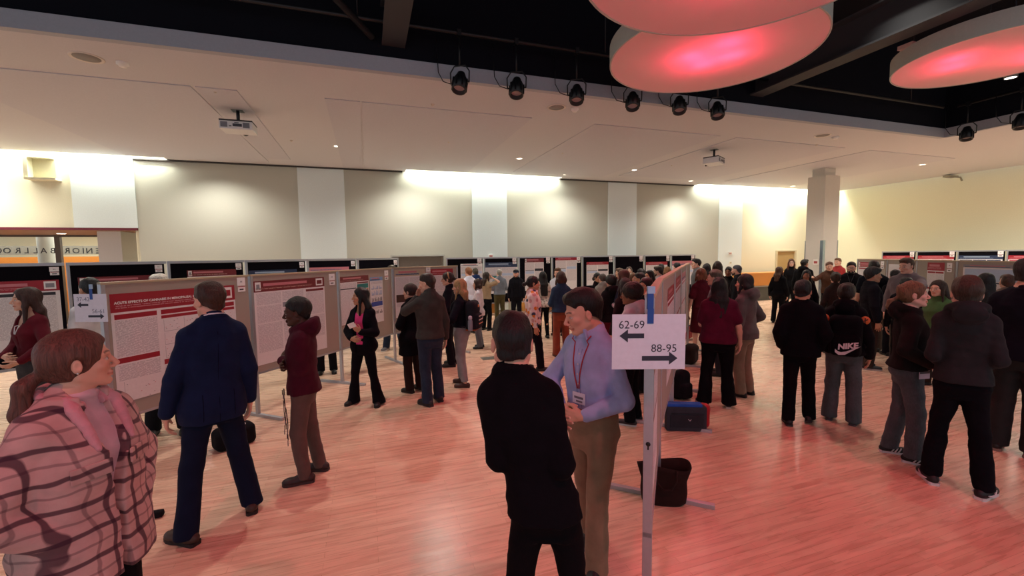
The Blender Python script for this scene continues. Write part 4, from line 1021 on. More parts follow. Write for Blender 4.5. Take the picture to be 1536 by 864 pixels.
# round lit ceiling discs
M_RIM = mat('disc_rim', 'b9bcb4', .7)
tr = NT('disc_fabric'); t_ = tr.t; 
tl = tr.n('ShaderNodeBsdfTranslucent'); tl.inputs['Color'].default_value = (.9, .86, .84, 1); df = tr.n('ShaderNodeBsdfDiffuse'); df.inputs['Color'].default_value = (.86, .80, .76, 1)
mx = tr.n('ShaderNodeMixShader'); mx.inputs[0].default_value = .45; out = [n_ for n_ in t_.nodes if n_.bl_idname == 'ShaderNodeOutputMaterial'][0]
tr.l(df, 'BSDF', mx, 1); tr.l(tl, 'BSDF', mx, 2); tr.l(mx, 'Shader', out, 'Surface')
def disc(cx, cy, z, r, label, spots, hang, th=.25):
    o = empty('ceiling_disc', (cx, cy, z), 0, label, 'ceiling disc', 'round lit ceiling discs')
    w = MB(); w.lathe([(0, 0), (r-.012, 0)], 72); w.build('fabric_face', [tr.m], o)
    w = MB(); w.lathe([(r-.02, -.006), (r, -.006), (r, th), (r-.02, th), (r-.02, -.006)], 72, 0, smooth=False); w.build('rim', [M_RIM], o)
    w = MB(); w.lathe([(0, th-.01), (r-.02, th-.01), (r-.02, th-.001), (0, th-.001)], 48); w.build('back_panel', [mat('disc_back', 'd8d4d0', .8)], o)
    for a in (.5, 2.4, 4.4):
        w = MB(); w.tube([(r*.8*math.cos(a), r*.8*math.sin(a), th-.01), (r*.8*math.cos(a), r*.8*math.sin(a), 7.0-z)], .006, 0, 6); w.build('hanging_wire', [M_DARK], o)
    if hang:
        w = MB(); w.box((hang[0]-.1, hang[1]-.1, th-.01), (hang[0]+.1, hang[1]+.1, 5.25-z)); w.build('hanger_post', [mat('hanger', 'c8a8a0', .7)], o)  # the disc's red light is put into the post colour as pink
    for (sx, sy, e) in spots:
        L = bpy.data.lights.new('disc_lamp', 'POINT'); L.energy = e; L.color = (1, .03, .095); L.shadow_soft_size = .05
        lo = bpy.data.objects.new('disc_lamp', L); COL.objects.link(lo); lo.parent = o; lo.location = (sx, sy, th*.86)
disc(4.73, 5.11, 4.84, 1.396, 'round fabric ceiling disc glowing red, partly hidden above the nearest disc', [(.3, -.1, 13), (-.25, .1, 13), (.08, .25, 13), (-.05, -.4, 13)], None)
disc(3.0, 2.75, 4.45, 1.398, 'nearest red glowing ceiling disc cut by the top of the frame', [(.3, -.1, 13), (-.25, .1, 13), (.08, .25, 13), (-.05, -.4, 13)], None)
disc(9.15, 4.09, 4.95, 1.20, 'red glowing ceiling disc at the upper right with a pink-lit hanger post', [(-.55, .2, 10), (-.2, .4, 10), (.6, -.25, 10), (.3, -.45, 10)], (-1.0, .55))
# glass sprinkler plate and pipes in the void
q = at_depth(381, 16, 7.2); w = MB(); w.lathe([(0, 0), (.32, 0), (.32, .006), (0, .006)], 32, 0, Matrix.Translation((q[0], q[1], q[2]))); o = w.build('sprinkler_plate', [mat('plate_dark', '30343c', .35)]); tag(o, 'dark round sprinkler plate hanging in the black ceiling opening', 'sprinkler plate')
w = MB(); w.tube([(q[0], q[1], q[2]-.09), (q[0], q[1], 7.0)], .015); w.build('pipe', [M_DARK], o)
w = MB(); w.lathe([(0, -.12), (.035, -.12), (.035, -.07), (0, -.07)], 14, 0, Matrix.Translation(tuple(q))); w.build('sprinkler_head', [mat('spr_white', 'd8d8da', .4)], o)
w = MB(); w.tube([(-14, 6.74, 5.45), (13.2, 6.74, 5.45)], .03, 0, 8); o = w.build('lighting_pipe', [mat('pipe_black', '15161a', .5)]); tag(o, 'long black lighting pipe along the edge of the ceiling opening', 'pipe')
for x in (-8, -4, 0, 4, 8, 12):
    w = MB(); w.tube([(x, 6.74, 5.47), (x, 6.74, 7.0)], .012, 0, 6); w.build('pipe_hanger', [mat('pipe_black', '15161a', .5)], o)
w = MB(); w.tube([(13.45, -4, 5.45), (13.45, 6.6, 5.45)], .03, 0, 8); tag(w.build('lighting_pipe', [mat('pipe_black', '15161a', .5)]), 'black lighting pipe along the right edge of the ceiling opening', 'pipe')
def stage_light(px, py, aim, label, lens=None):
    q = on_y(px, py, 6.74) if px < 1400 else on_x(px, py, 13.45)
    r = empty('stage_light', tuple(q), 0, label, 'stage light', 'black stage lights on the pipes')
    d = Vector(aim)-Vector(q); d.normalize(); R = d.to_track_quat('-Z', 'Y').to_matrix().to_4x4()
    w = MB(); w.lathe([(0, .17), (.06, .17), (.075, .13), (.085, .10), (.105, .06), (.115, -.14), (.095, -.14), (.09, -.06), (0, -.06)], 20, 0, R)
    for a in range(8): w.box((-.012, .105, -.12), (.012, .125, .05), 0, 0, R @ Matrix.Rotation(a*PI/4, 4, 'Z'))
    w.build('housing', [mat('lamp_black', '141518', .45)], r)
    w = MB()
    yw = math.atan2(d.y, d.x)+PI/2; c, s_ = math.cos(yw), math.sin(yw)
    w.tube([(-.15*c, -.15*s_, 0), (-.155*c, -.155*s_, .16), (-.09*c, -.09*s_, .25), (.09*c, .09*s_, .25), (.155*c, .155*s_, .16), (.15*c, .15*s_, 0)], .011, 0, 8)
    w.tube([(-.155*c, -.155*s_, 0), (-.10*c, -.10*s_, 0)], .014); w.tube([(.155*c, .155*s_, 0), (.10*c, .10*s_, 0)], .014); w.build('yoke', [mat('lamp_black', '141518', .45)], r)
    w = MB(); w.tube([(0, 0, .25), (0, 0, 5.45-q[2])], .014); w.box((-.03, -.04, 5.40-q[2]), (.03, .04, 5.49-q[2])); w.build('clamp', [mat('lamp_black', '141518', .45)], r)
    w = MB(); w.tube([(-.16*c, -.16*s_, .0), (-.28*c, -.28*s_, .05), (-.36*c, -.36*s_, .2), (-.38*c, -.38*s_, 5.45-q[2])], .007, 0, 6); w.build('cable', [mat('lamp_black', '141518', .45)], r)
    w = MB(); w.lathe([(0, -.075), (.09, -.075)], 18, 0, R); w.build('front_lens', [mat('lens_glass', 'b8a8a8', .2)], r)
    return q, d
SL = []
for i, (px, py, aim) in enumerate([(690, 124, (.4, 5.2, 0)), (775, 132, (1.6, 5.2, 0)), (865, 142, (2.6, 5.2, 0)), (949, 152, (3.4, 5.0, 0)), (1019, 158, (4.4, 5.2, 0)), (1076, 166, (5.4, 5.2, 0)), (1450, 201, (12.2, 5.8, 0)), (1531, 183, (12.4, 5, 0))]):
    lb = ['leftmost of the six stage lights over the ceiling edge', 'second stage light from the left on the long pipe', 'third stage light from the left on the long pipe', 'stage light hanging just below the left end of the disc', 'stage light below the middle of the disc with a dark flap', 'rightmost of the six stage lights on the long pipe', 'stage light at the right corner of the ceiling opening', 'stage light cut by the right edge of the frame'][i]
    SL.append(stage_light(px, py, aim, lb))

q = at_depth(1516, 117, 8.6); r = empty('pendant_downlight', tuple(q), 0, 'white lit cylinder lamp hanging under the right ceiling disc', 'pendant lamp')
w = MB(); w.lathe([(.085, 0), (.10, 0), (.10, .30), (0, .30)], 24); w.tube([(0, 0, .3), (0, 0, 7.0-q[2])], .012, 0, 6); w.build('lamp_body', [mat('pend_grey', '55525c', .5)], r)
w = MB(); w.lathe([(0, .006), (.088, .006)], 24); w.build('lens', [M_LENS], r)
# ------------------------------------------------------------------ light
def lamp(name, ty, loc, energy, color=(1, 1, 1), aim=None, **kw):
    L = bpy.data.lights.new(name, ty); L.energy = energy; L.color = color
    for k_, v_ in kw.items(): setattr(L, k_, v_)
    o = bpy.data.objects.new(name, L); COL.objects.link(o); o.location = loc
    if aim is not None: o.rotation_euler = (Vector(aim)-Vector(loc)).to_track_quat('-Z', 'Y').to_euler()
    return o
wd = bpy.data.worlds.new('ambient_fill'); scn.world = wd; wd.use_nodes = True  # even cool fill added through the open side behind the camera
bg = wd.node_tree.nodes['Background']; bg.inputs[0].default_value = (.86, .92, 1.0, 1); bg.inputs[1].default_value = WORLD
for x in (-9.35, -3.99, 1.39, 6.68, 12.05, 17.4):
    for y in (9.35, 13.6):
        lamp('downlight_beam', 'SPOT', (x, y, ZC-.02), DOWN, (1, .94, .84), (x, y, 0), spot_size=2.5, spot_blend=.8, shadow_soft_size=.09)
for x, y in ((18.2, 6.6), (18.2, 2.9)): lamp('downlight_beam', 'SPOT', (x, y, ZC-.02), DOWN, (1, .94, .84), (x, y, 0), spot_size=2.5, spot_blend=.8, shadow_soft_size=.09)
# lamps in the wall-wash slots
for x0, x1, e in ((-13.9, -5.25, 1.0), (1.35, 6.75, 1.0), (13.05, 20.9, 1.0)):
    lamp('wall_washer', 'AREA', ((x0+x1)/2, 14.55, 5.05), WASH*(x1-x0), (1, .99, .84), ((x0+x1)/2, 14.78, 4.0), shape='RECTANGLE', size=x1-x0, size_y=.1)
lamp('wall_washer', 'AREA', (21.1, 5.2, 5.05), WASH*13, (1, .98, .82), (21.28, 5.2, 4.0), shape='RECTANGLE', size=.1, size_y=18)
# the stage lights
for i, (q, d) in enumerate(SL):
    p = Vector(q)+d*.16
    lamp('stage_beam', 'SPOT', p, STAGE[i], STAGEC[i], p+d, spot_size=1.9, spot_blend=1.0, shadow_soft_size=.06)

for x, y, e in ((-2.2, .6, 1.), (1.2, -.4, 1.2), (4.6, .6, 1.)):
    lamp('stage_beam', 'SPOT', (x, y, 5.3), NEAR*e, STAGEC[0], (x*.9, y+.7, 0), spot_size=1.9, spot_blend=1.0, shadow_soft_size=.06)

for x, y, e in ((-3.6, 5.6, 1.), (-.6, 5.6, 1.), (7.0, 4.4, .9), (11.2, 4.6, .9)):   # house lights up in the black opening
    lamp('house_beam', 'SPOT', (x, y, 6.6), HOUSE*e, (1, .92, .82), (x, y-.2, 0), spot_size=1.35, spot_blend=.9, shadow_soft_size=.08)
# ------------------------------------------------------------------ poster boards and posters
M_ALU = mat('board_aluminium', 'b4b8c0', .35, .6); M_GREYF = mat('board_grey_felt', 'a49a90', .95, bump=.2, bscale=220.); M_BLKF = mat('board_black_felt', '0d0b12', .97, spec=.1, bump=.15, bscale=200.)
M_TOP = mat('board_top_warm_lit', 'b9a98c', .5); M_BLUE = mat('blue_tape', '1d4fa0', .5); M_LBLUE = mat('pale_blue_post', '9cc4e4', .5)  # the top rail is aluminium, warm light put into its tan colour
def textmat(c0, c1, name, per=.0135):
    n = NT(name); tc = n.n('ShaderNodeTexCoord'); sp = n.n('ShaderNodeSeparateXYZ'); n.l(tc, 'Object', sp, 'Vector')
    mu = n.n('ShaderNodeMath', operation='MULTIPLY'); mu.inputs[1].default_value = 1/per; n.l(sp, 'Z', mu, 0)
    fr = n.n('ShaderNodeMath', operation='FRACT'); n.l(mu, 0, fr, 0); gt = n.n('ShaderNodeMath', operation='GREATER_THAN'); gt.inputs[1].default_value = .5; n.l(fr, 0, gt, 0)
    mp = n.coord((70, 1, 1/per)); sn_ = n.n('ShaderNodeVectorMath', operation='FLOOR'); nz = n.n('ShaderNodeTexNoise', i_Scale=1.0, i_Detail=1.0)
    n.l(mp, 'Vector', nz, 'Vector'); g2 = n.n('ShaderNodeMath', operation='GREATER_THAN'); g2.inputs[1].default_value = .43; n.l(nz, 'Fac', g2, 0)
    m2 = n.n('ShaderNodeMath', operation='MULTIPLY'); n.l(gt, 0, m2, 0); n.l(g2, 0, m2, 1)
    mx = n.n('ShaderNodeMix', data_type='RGBA'); n.l(m2, 0, mx, 'Factor'); mx.inputs['A'].default_value = (*hexc(c0), 1); mx.inputs['B'].default_value = (*hexc(c1), 1)
    n.l(mx, 'Result', n.b, 'Base Color'); n.b.inputs['Roughness'].default_value = .5; return n.m
PC = {'paper': mat('poster_paper', 'e6e2e6', .45), 'text': textmat('e6e2e6', 'b4afb8', 'poster_text', .011), 'red': mat('poster_red', '9c1c30', .45), 'dred': mat('poster_maroon', '74202a', .45), 'navy': mat('poster_navy', '223456', .45),
      'white': mat('poster_white', 'f2f0f2', .45), 'grey': mat('poster_grey', '8e8e98', .5), 'dark': mat('poster_dark', '2a2a34', .5), 'teal': mat('poster_teal', '1f7a78', .5), 'orange': mat('poster_orange', 'c06a30', .5), 'blue': mat('poster_blue', '7aa2d4', .5),
      'lblue': mat('poster_pale_blue', 'b8cbe6', .5), 'dblue': mat('poster_deep_blue', '24409a', .5), 'tan': mat('poster_tan', 'bfae98', .5), 'pink': mat('poster_pink', 'c87a86', .5), 'rtext': textmat('9c1c30', 'c98a94', 'poster_red_text', .02), 'dtext': textmat('74202a', 'c09a94', 'poster_maroon_text', .02),
      'navtext': textmat('223456', '8090b0', 'poster_navy_text', .02), 'brown': mat('poster_brown', '4a2c24', .5), 'sky': mat('poster_sky', '9fb6cf', .5)}
PK = list(PC)
class Frame:
    """a vertical plane: u along the board, z up, d out of its front"""
    def __init__(s, p0, p1, front):
        s.p0 = Vector((p0[0], p0[1], 0)); e = Vector((p1[0]-p0[0], p1[1]-p0[1], 0)); s.L = e.length; s.u = e.normalized(); s.n = Vector((-s.u.y, s.u.x, 0))*front
        s.rz = math.atan2(s.u.y, s.u.x); s.f = front
    def w(s, u, z, d=0.): return s.p0+s.u*u+s.n*d+Vector((0, 0, z))
BOARDN = [0]
def board(p0, p1, front, label, kind='grey', top=1.85, bot=.60, feet=(1, 1), foot=.44, group=None, tape=None):
    F = Frame(p0, p1, front); r = empty('poster_board', F.p0, F.rz, label, 'poster board', group); L = F.L; g = .008
    w = MB()
    if kind == 'grey':
        w.box((g+.02, -.018, bot), (L-g-.02, .018, top-.02)); w.build('felt_panel', [M_GREYF], r)
        w = MB(); w.box((g, -.026, top-.022), (L-g, .026, top), 0, .004); w.build('top_rail', [M_TOP], r)
        w = MB(); w.box((g, -.022, bot-.02), (L-g, .022, bot+.005)); w.build('bottom_rail', [M_ALU], r)
    else:
        w.box((g+.03, -.012, bot), (L-g-.03, .012, top-.03)); w.build('felt_panel', [M_BLKF], r)
        w = MB(); w.box((g, -.026, top-.045), (L-g, .026, top), 0, .004); w.build('top_rail', [M_ALU], r)
        w = MB(); w.box((g, -.026, bot-.03), (L-g, .026, bot+.01)); w.build('bottom_rail', [M_ALU], r)
    for i, x in enumerate((g, L-g)):
        if not feet[i]: continue
        s = 1 if i == 0 else -1
        w = MB(); w.box((x, -.024, .035), (x+s*.036, .024, top-.003), 0, .003); po = w.build('post', [M_ALU], r)
        if feet[i] == 1:
            w = MB(); w.box((x-.004, -foot, 0), (x+s*.04, foot, .036), 0, .004); w.build('foot', [M_ALU], r)
        else:
            w = MB(); w.box((x, -.024, 0), (x+s*.036, .024, .036)); w.build('end_cap', [mat('cap_black', '141416', .5)], r)
            w = MB()
            for z in (1.08, .16): w.lathe([(0, .001), (.012, .001), (.012, 0)], 12, 0, Matrix.Translation((x-.001, 0, z)) @ Matrix.Rotation(-PI/2, 4, 'Y')); w.box((x-.0015, -.004, z-.03), (x, .004, z))
            w.build('lock_slot', [mat('slot_black', '101012', .5)], r)
    return F
def poster(F, u0, u1, z1, z0, style, label, d=None, title=None, group=None, tilt=0., half=.02):
    """a printed sheet pinned on the board, drawn in thin layers"""
    d = half if d is None else d
    r = bpy.data.objects.new('research_poster', None)
    W, Hh = u1-u0, z1-z0; w = MB(); P = {k: i for i, k in enumerate(PK)}
    sg = -F.f                                                      # front lies on -y of the local frame when f = -1
    # local sheet: x from 0 to W as read from the front, z from 0 to H, layers towards -y
    def R(x0, z0_, x1, z1_, m, lay=1): w.poly([(x0*W, -.0012*lay, z0_*Hh), (x1*W, -.0012*lay, z0_*Hh), (x1*W, -.0012*lay, z1_*Hh), (x0*W, -.0012*lay, z1_*Hh)], P[m])
    w.box((0, -.0009, 0), (W, 0, Hh), P['paper'])
    rnd = random.Random(hash(label) % 1000 if False else sum(map(ord, label)))
    st = style
    hd = st.get('head', 'red'); hh = st.get('hh', .14)
    if hd: R(0, 1-hh, 1, 1, hd); R(.03, 1-hh*.80, .80, 1-hh*.62, hd+'text' if hd+'text' in P else ('rtext' if hd == 'red' else 'dtext' if hd == 'dred' else 'navtext'), 2)
    if hd and not title: R(.12, 1-hh*.50, .72, 1-hh*.24, 'pink' if hd != 'navy' else 'sky', 2)
    if st.get('logo'): R(.86, 1-hh*.85, .97, 1-hh*.12, 'white', 2); R(.875, 1-hh*.7, .955, 1-hh*.3, st['logo'], 3)
    if st.get('logol'): R(.02, 1-hh*.9, .09, 1-hh*.1, 'white', 2); R(.035, 1-hh*.7, .075, 1-hh*.3, 'grey', 3)
    y = 1-hh-.02
    for (x0, x1, items) in st.get('cols', []):
        yy = y
        for it in items:
            k_, h_ = it[0], it[1]
            if k_ == 'bar': R(x0, yy-h_, x1, yy, it[2] if len(it) > 2 else hd or 'red')
            elif k_ == 'text': R(x0, yy-h_, x1, yy, 'text')
            elif k_ == 'box': R(x0, yy-h_, x1, yy, it[2])
            elif k_ == 'charts':
                n = it[2]; gw = (x1-x0)/n
                for i in range(n):
                    a, b = x0+i*gw+gw*.08, x0+(i+1)*gw-gw*.08; R(a, yy-h_, b, yy-h_+.004, 'dark'); R(a, yy-h_, a+.003, yy-h_*.1, 'dark')
                    nb = 4
                    for j in range(nb):
                        t = rnd.uniform(.2, .85); bx = a+(b-a)*(.12+j*.22); R(bx, yy-h_+.004, bx+(b-a)*.13, yy-h_+h_*t, it[3] if len(it) > 3 else ('grey' if j % 2 else 'pink'), 2)
            elif k_ == 'dots':
                n = it[2]; gw = (x1-x0)/n
                for i in range(n):
                    a, b = x0+i*gw+gw*.1, x0+(i+1)*gw-gw*.1; R(a, yy-h_, b, yy-h_+.003, 'grey'); R(a, yy-h_, a+.002, yy, 'grey')
                    for j in range(9):
                        cx_, cz_ = rnd.uniform(a, b-.006), yy-h_*rnd.uniform(.1, .9); R(cx_, cz_, cx_+.008, cz_+.005, 'grey' if j % 3 else 'pink', 2)
            yy -= h_+.012
    mats = [PC[k_] for k_ in PK]
    if title:
        txt, tx, tz, size, m = title
        w.text(txt, size, Matrix.Translation((tx*W, -.003, tz*Hh)) @ Matrix.Rotation(PI/2, 4, 'X'), P[m], bold=.0012)
    o = w.build('research_poster', mats, None, recalc=False); bpy.data.objects.remove(r)
    # place it: front side of the board
    if F.f < 0: base = F.w(u0, z0, d); rz = F.rz
    else: base = F.w(u1, z0, d); rz = F.rz+PI
    o.location = base; o.rotation_euler = (0, tilt, rz)
    tag(o, label, 'poster', group); return o
def card(F, u, z, w_, h_, label, two=True, d=.022, half=None):
    r = MB(); W = w_
    r.box((0, -.002, 0), (W, 0, h_), 0)
    if two: r.box((W*.05, -.0025, -h_*.75), (W*.98, -.0005, -.004), 0); 
    o = r.build('number_card', [PC['white']])
    r = MB(); r.box((W*.38, -.0028, h_*.40), (W*.47, -.0021, h_*.60)); r.box((W*.53, -.0028, h_*.40), (W*.62, -.0021, h_*.60)); r.build('printed_mark', [PC['grey']], o)
    if two:
        r = MB(); r.box((W*.08, -.0032, -h_*.16), (W*.95, -.0026, -h_*.06)); r.build('red_stripe', [PC['red']], o)
        r = MB(); r.box((W*.25, -.0032, -h_*.55), (W*.75, -.0026, -h_*.38)); r.build('small_print', [PC['dark']], o)
    if F.f < 0: o.location = F.w(u, z, d); o.rotation_euler = (0, 0, F.rz)
    else: o.location = F.w(u, z, d); o.rotation_euler = (0, 0, F.rz+PI)
    tag(o, label, 'number card'); return o
def G(px, py=390, dep=5.): p = at_depth(px, py, dep); return (p[0], p[1])
def text_cols(n, **k): return [(.03+i*.95/n, .03+(i+1)*.95/n-.02, [('bar', .035), ('text', .26), ('bar', .035), ('dots', .2, 2), ('text', .16)]) for i in range(n)]
# ---- the long grey row on the left
LP = [G(143, 390, 3.95), G(371, 390, 5.45), G(504, 390, 6.86), G(586, 390, 8.3), G(686, 390, 9.3)]
LF = []
names = ['nearest grey poster board of the left row, carrying the cannabis poster', 'second grey poster board of the left row, behind the man in the maroon hoodie', 'grey poster board behind the woman in the pink top', 'far end grey poster board of the left row, beyond the man in the grey sweater']
for i in range(4): LF.append(board(LP[i], LP[i+1], -1, names[i], 'grey', 1.85, .57 if i else .54, (1, 1) if i == 3 else ((2 if i == 0 else 1), 0)))
F = LF[0]
hdr = 'ACUTE EFFECTS OF CANNABIS IN MENOPAUSAL MOUSE MODELS'
def ucoord(F, px):
    """distance along a board at which the column px of the picture meets it"""
    best = None
    for i in range(401):
        u = F.L*i/400; q = F.w(u, 1.4); x = proj(q)[0]
        if best is None or abs(x-px) < best[0]: best = (abs(x-px), u)
    return best[1]
def zcoord(F, px, py, u=None):
    u = ucoord(F, px) if u is None else u
    lo_, hi_ = 0., 3.
    for _ in range(40):
        m = (lo_+hi_)/2
        if proj(F.w(u, m))[1] > py: lo_ = m
        else: hi_ = m
    return lo_
ST_CAN = dict(head='red', hh=.17, logo='red', cols=[(.02, .31, [('bar', .05), ('text', .36), ('bar', .05), ('text', .16), ('dots', .2, 1)]), (.34, .98, [('bar', .045)])])
o = poster(F, ucoord(F, 166), ucoord(F, 352), 1.735, .68, dict(ST_CAN, cols=[(.02, .31, [('bar', .045), ('text', .33), ('bar', .05), ('text', .15), ('dots', .2, 1)]), (.34, .985, [('bar', .045), ('bar', .03), ('dots', .12, 4), ('dots', .12, 4), ('dots', .12, 4), ('bar', .05), ('text', .12), ('bar', .05), ('text', .08)])]),
    'large crimson headed poster about cannabis in mouse models behind the navy suit', title=(hdr, .025, .905, .0335, 'white'))
F = LF[1]
poster(F, ucoord(F, 380), ucoord(F, 486), 1.76, .66, dict(head='dred', hh=.13, logo='dred', logol=1, cols=[(.03, .34, [('text', .14), ('text', .2), ('text', .34)]), (.36, .66, [('text', .12), ('box', .06, 'grey'), ('text', .42)]), (.70, .98, [('bar', .03, 'dred'), ('text', .3), ('text', .3)])]), 'white poster with a maroon heading, behind the man in the maroon hoodie', title=None)
card(F, ucoord(F, 493), 1.70, .12, .10, 'small white number card at the right end of the maroon headed poster')
card(LF[0], ucoord(LF[0], 356), 1.72, .11, .10, 'white number card beside the head of the man in the navy suit')
F = LF[2]
poster(F, ucoord(F, 508), ucoord(F, 552), 1.74, .95, dict(head='dred', hh=.12, cols=[(.03, .55, [('text', .10), ('box', .02, 'dark'), ('text', .7)]), (.58, .98, [('box', .03, 'dred'), ('box', .1, 'teal'), ('box', .14, 'orange'), ('box', .1, 'orange'), ('box', .1, 'teal'), ('box', .14, 'orange'), ('text', .2)])]), 'poster with teal and orange blocks and a brown heading, behind the woman in pink')
poster(F, ucoord(F, 554), ucoord(F, 573), 1.69, .86, dict(head='blue', hh=.08, cols=[(.06, .94, [('text', .05), ('charts', .10, 3, 'blue'), ('charts', .12, 3, 'blue'), ('charts', .12, 4, 'dark'), ('box', .1, 'dblue'), ('text', .04), ('charts', .1, 3, 'dark')])]), 'narrow pale blue sheet of charts right of the teal and orange poster')
card(F, ucoord(F, 576), 1.70, .12, .10, 'white number card right of the narrow blue chart sheet')
F = LF[3]
poster(F, ucoord(F, 592), ucoord(F, 637), 1.80, .86, dict(head='tan', hh=.14, cols=[(.03, .45, [('text', .35), ('box', .16, 'brown'), ('text', .08)]), (.48, .98, [('text', .2), ('text', .18), ('box', .18, 'dark'), ('text', .1)])]), 'pale grey poster with dark photographs, left of the man in the grey sweater')
poster(F, ucoord(F, 644), ucoord(F, 679), 1.79, .80, dict(head='red', hh=.13, cols=[(.03, .97, [('text', .3), ('text', .3)])]), 'white poster with a bright red heading, right of the man in the grey sweater')
card(F, ucoord(F, 639), 1.74, .10, .10, 'white number card above the man in the grey sweater')
# ---- black boards behind on the left
d0 = V(-4.28, 8.24); dr = V(math.cos(math.radians(34)), math.sin(math.radians(34)))
BL = [tuple(d0+dr*1.22*i) for i in range(-1, 6)]
KB = 'black poster boards behind the left row'
bl = ['black felt poster board at the left edge behind the woman in burgundy', 'black felt poster board behind the nearest direction sheet', 'black felt poster board above the start of the cannabis poster', 'black felt poster board above the man in navy, with a navy headed poster', 'black felt poster board above the man in the maroon hoodie', 'black felt poster board above the teal and orange poster']
BF = [board(BL[i], BL[i+1], -1, bl[i], 'black', 2.03, .55, (1, 1) if i == 5 else (1, 0), group=KB) for i in range(6)]
for i, (a, b_, z1, z0, st, lb) in enumerate([(.02, 1.14, 1.78, .8, dict(head='red', hh=.16, logo='grey', cols=[(.02, .96, [('box', .045, 'dark'), ('text', .6)])]), 'crimson headed poster behind the woman in burgundy'),
    (.12, 1.10, 1.80, .85, dict(head='dred', hh=.13, logol=1, cols=[(.03, .3, [('text', .6)]), (.34, .97, [('text', .6)])]), 'poster with a red brown heading behind the first direction sheet'),
    (.28, 1.06, 1.86, .9, dict(head='dred', hh=.12, logol=1, cols=text_cols(3)), 'poster with a maroon heading pinned high over the cannabis poster'),
    (.06, 1.0, 1.82, .85, dict(head='navy', hh=.13, cols=text_cols(3)), 'poster with a navy heading behind the man in the navy suit'),
    (.05, 1.0, 1.84, .85, dict(head='pink', hh=.08, cols=text_cols(3)), 'white poster with a thin pink heading above the maroon hoodie'),
    (.10, .6, 1.60, .85, dict(head='red', hh=.08, cols=text_cols(2)), 'small poster low on the black board above the teal poster')]):
    poster(BF[i], a, b_, z1, z0, st, lb, half=.014)
    card(BF[i], 1.05, 1.90, .10, .07, ['number card at the top of the leftmost black board', 'number card on the black board right of the first direction sheet', 'number card on the black board above the cannabis poster title', 'number card on the black board over the navy headed poster', 'number card on the black board above the hooded man', 'number card on the black board nearest the grey door'][i], d=.03)
# ---- black boards along the back wall
YB = 13.62
pxs = [699, 725.5, 777.5, 827.5, 873, 921, 966, 1006, 1043]
bx = [on_y(p, 388, YB)[0] for p in pxs]; bx = [bx[0]-1.2+.55, ] + bx[1:]
KB2 = 'black poster boards along the back wall'
cl = ['far black board beside the grey door', 'far black board behind the grey haired man', 'far black board right of the bearded man in a cap', 'far black board behind the young man in the striped shirt', 'far black board behind the smiling woman in black', 'bare far black board above the crowd', 'far black board second from the column end', 'far black board nearest the column']
hdrs = [('white', .1), ('navy', .16), ('dred', .12), ('red', .10), ('red', .12), None, ('red', .13), ('pink', .2)]
spec = [(.45, 1.15, 1.80, .95), (.02, 1.16, 1.83, .8), (.22, .90, 1.94, .85), (.14, .98, 1.97, .85), (.16, .98, 1.78, .95), None, (.08, 1.04, 1.74, .85), (.03, 1.1, 1.76, .85)]
for i in range(8):
    x0 = bx[i]; x1 = bx[i+1]
    Fb = board((x0, YB), (x1, YB), -1, cl[i], 'black', 2.0, .5, (1, 1) if i == 7 else (1, 0), foot=.3, group=KB2)
    if hdrs[i]:
        a, b_, z1, z0 = spec[i]; L = Fb.L/1.2
        poster(Fb, a*L, b_*L, z1, z0, dict(head=hdrs[i][0], hh=hdrs[i][1], logol=i in (2,), cols=[(.03, .48, [('text', .2), ('box', .03, 'grey'), ('box', .08, 'teal' if i == 1 else 'lblue'), ('text', .3)]), (.52, .97, [('text', .16), ('box', .08, 'dark' if i in (2, 4) else 'lblue'), ('text', .35)])]),
            'poster on the ' + ['far board beside the grey door', 'far board behind the grey haired man, with a navy heading', 'far board right of the man in a cap, with a maroon heading', 'far board behind the striped shirt, with a red heading', 'far board behind the smiling woman in black', '', 'far board second from the column, with a red heading', 'far board nearest the column, with a pink heading'][i], half=.014)
    card(Fb, Fb.L-.22, 1.86, .14, .12, 'small number card on the ' + cl[i], d=.03)
# ---- black boards along the right wall
XB = 20.05
pys = [1323, 1375, 1436, 1510]; by = [on_x(p, 380, XB)[1] for p in pys]; by.append(by[-1]-1.2); by.append(by[-1]-1.2)
rn = ['furthest black board by the right wall, beyond the cap wearer', 'black board by the right wall above the tall man', 'black board by the right wall with a blue headed poster', 'black board by the right wall cut by the frame edge', 'black board by the right wall outside most of the view']
for i in range(4):
    Fr = board((XB, by[i]), (XB, by[i+1]), -1, rn[i], 'black', 2.02, .5, (1, 1) if i == 3 else (1, 0), foot=.3, group='black poster boards by the right wall')
    poster(Fr, .05, Fr.L-.08, 1.84, .9, dict(head=('red', 'red', 'navy', 'red')[i], hh=.14, cols=text_cols(3)), ['red headed poster on the furthest board by the right wall', 'red headed poster on the right wall board above the grey sweater', 'blue headed poster on a board by the right wall', 'red headed poster on the right wall board at the frame edge'][i], half=.014)
    card(Fr, Fr.L-.2, 1.88, .14, .11, 'small number card on the '+rn[i], d=.03)
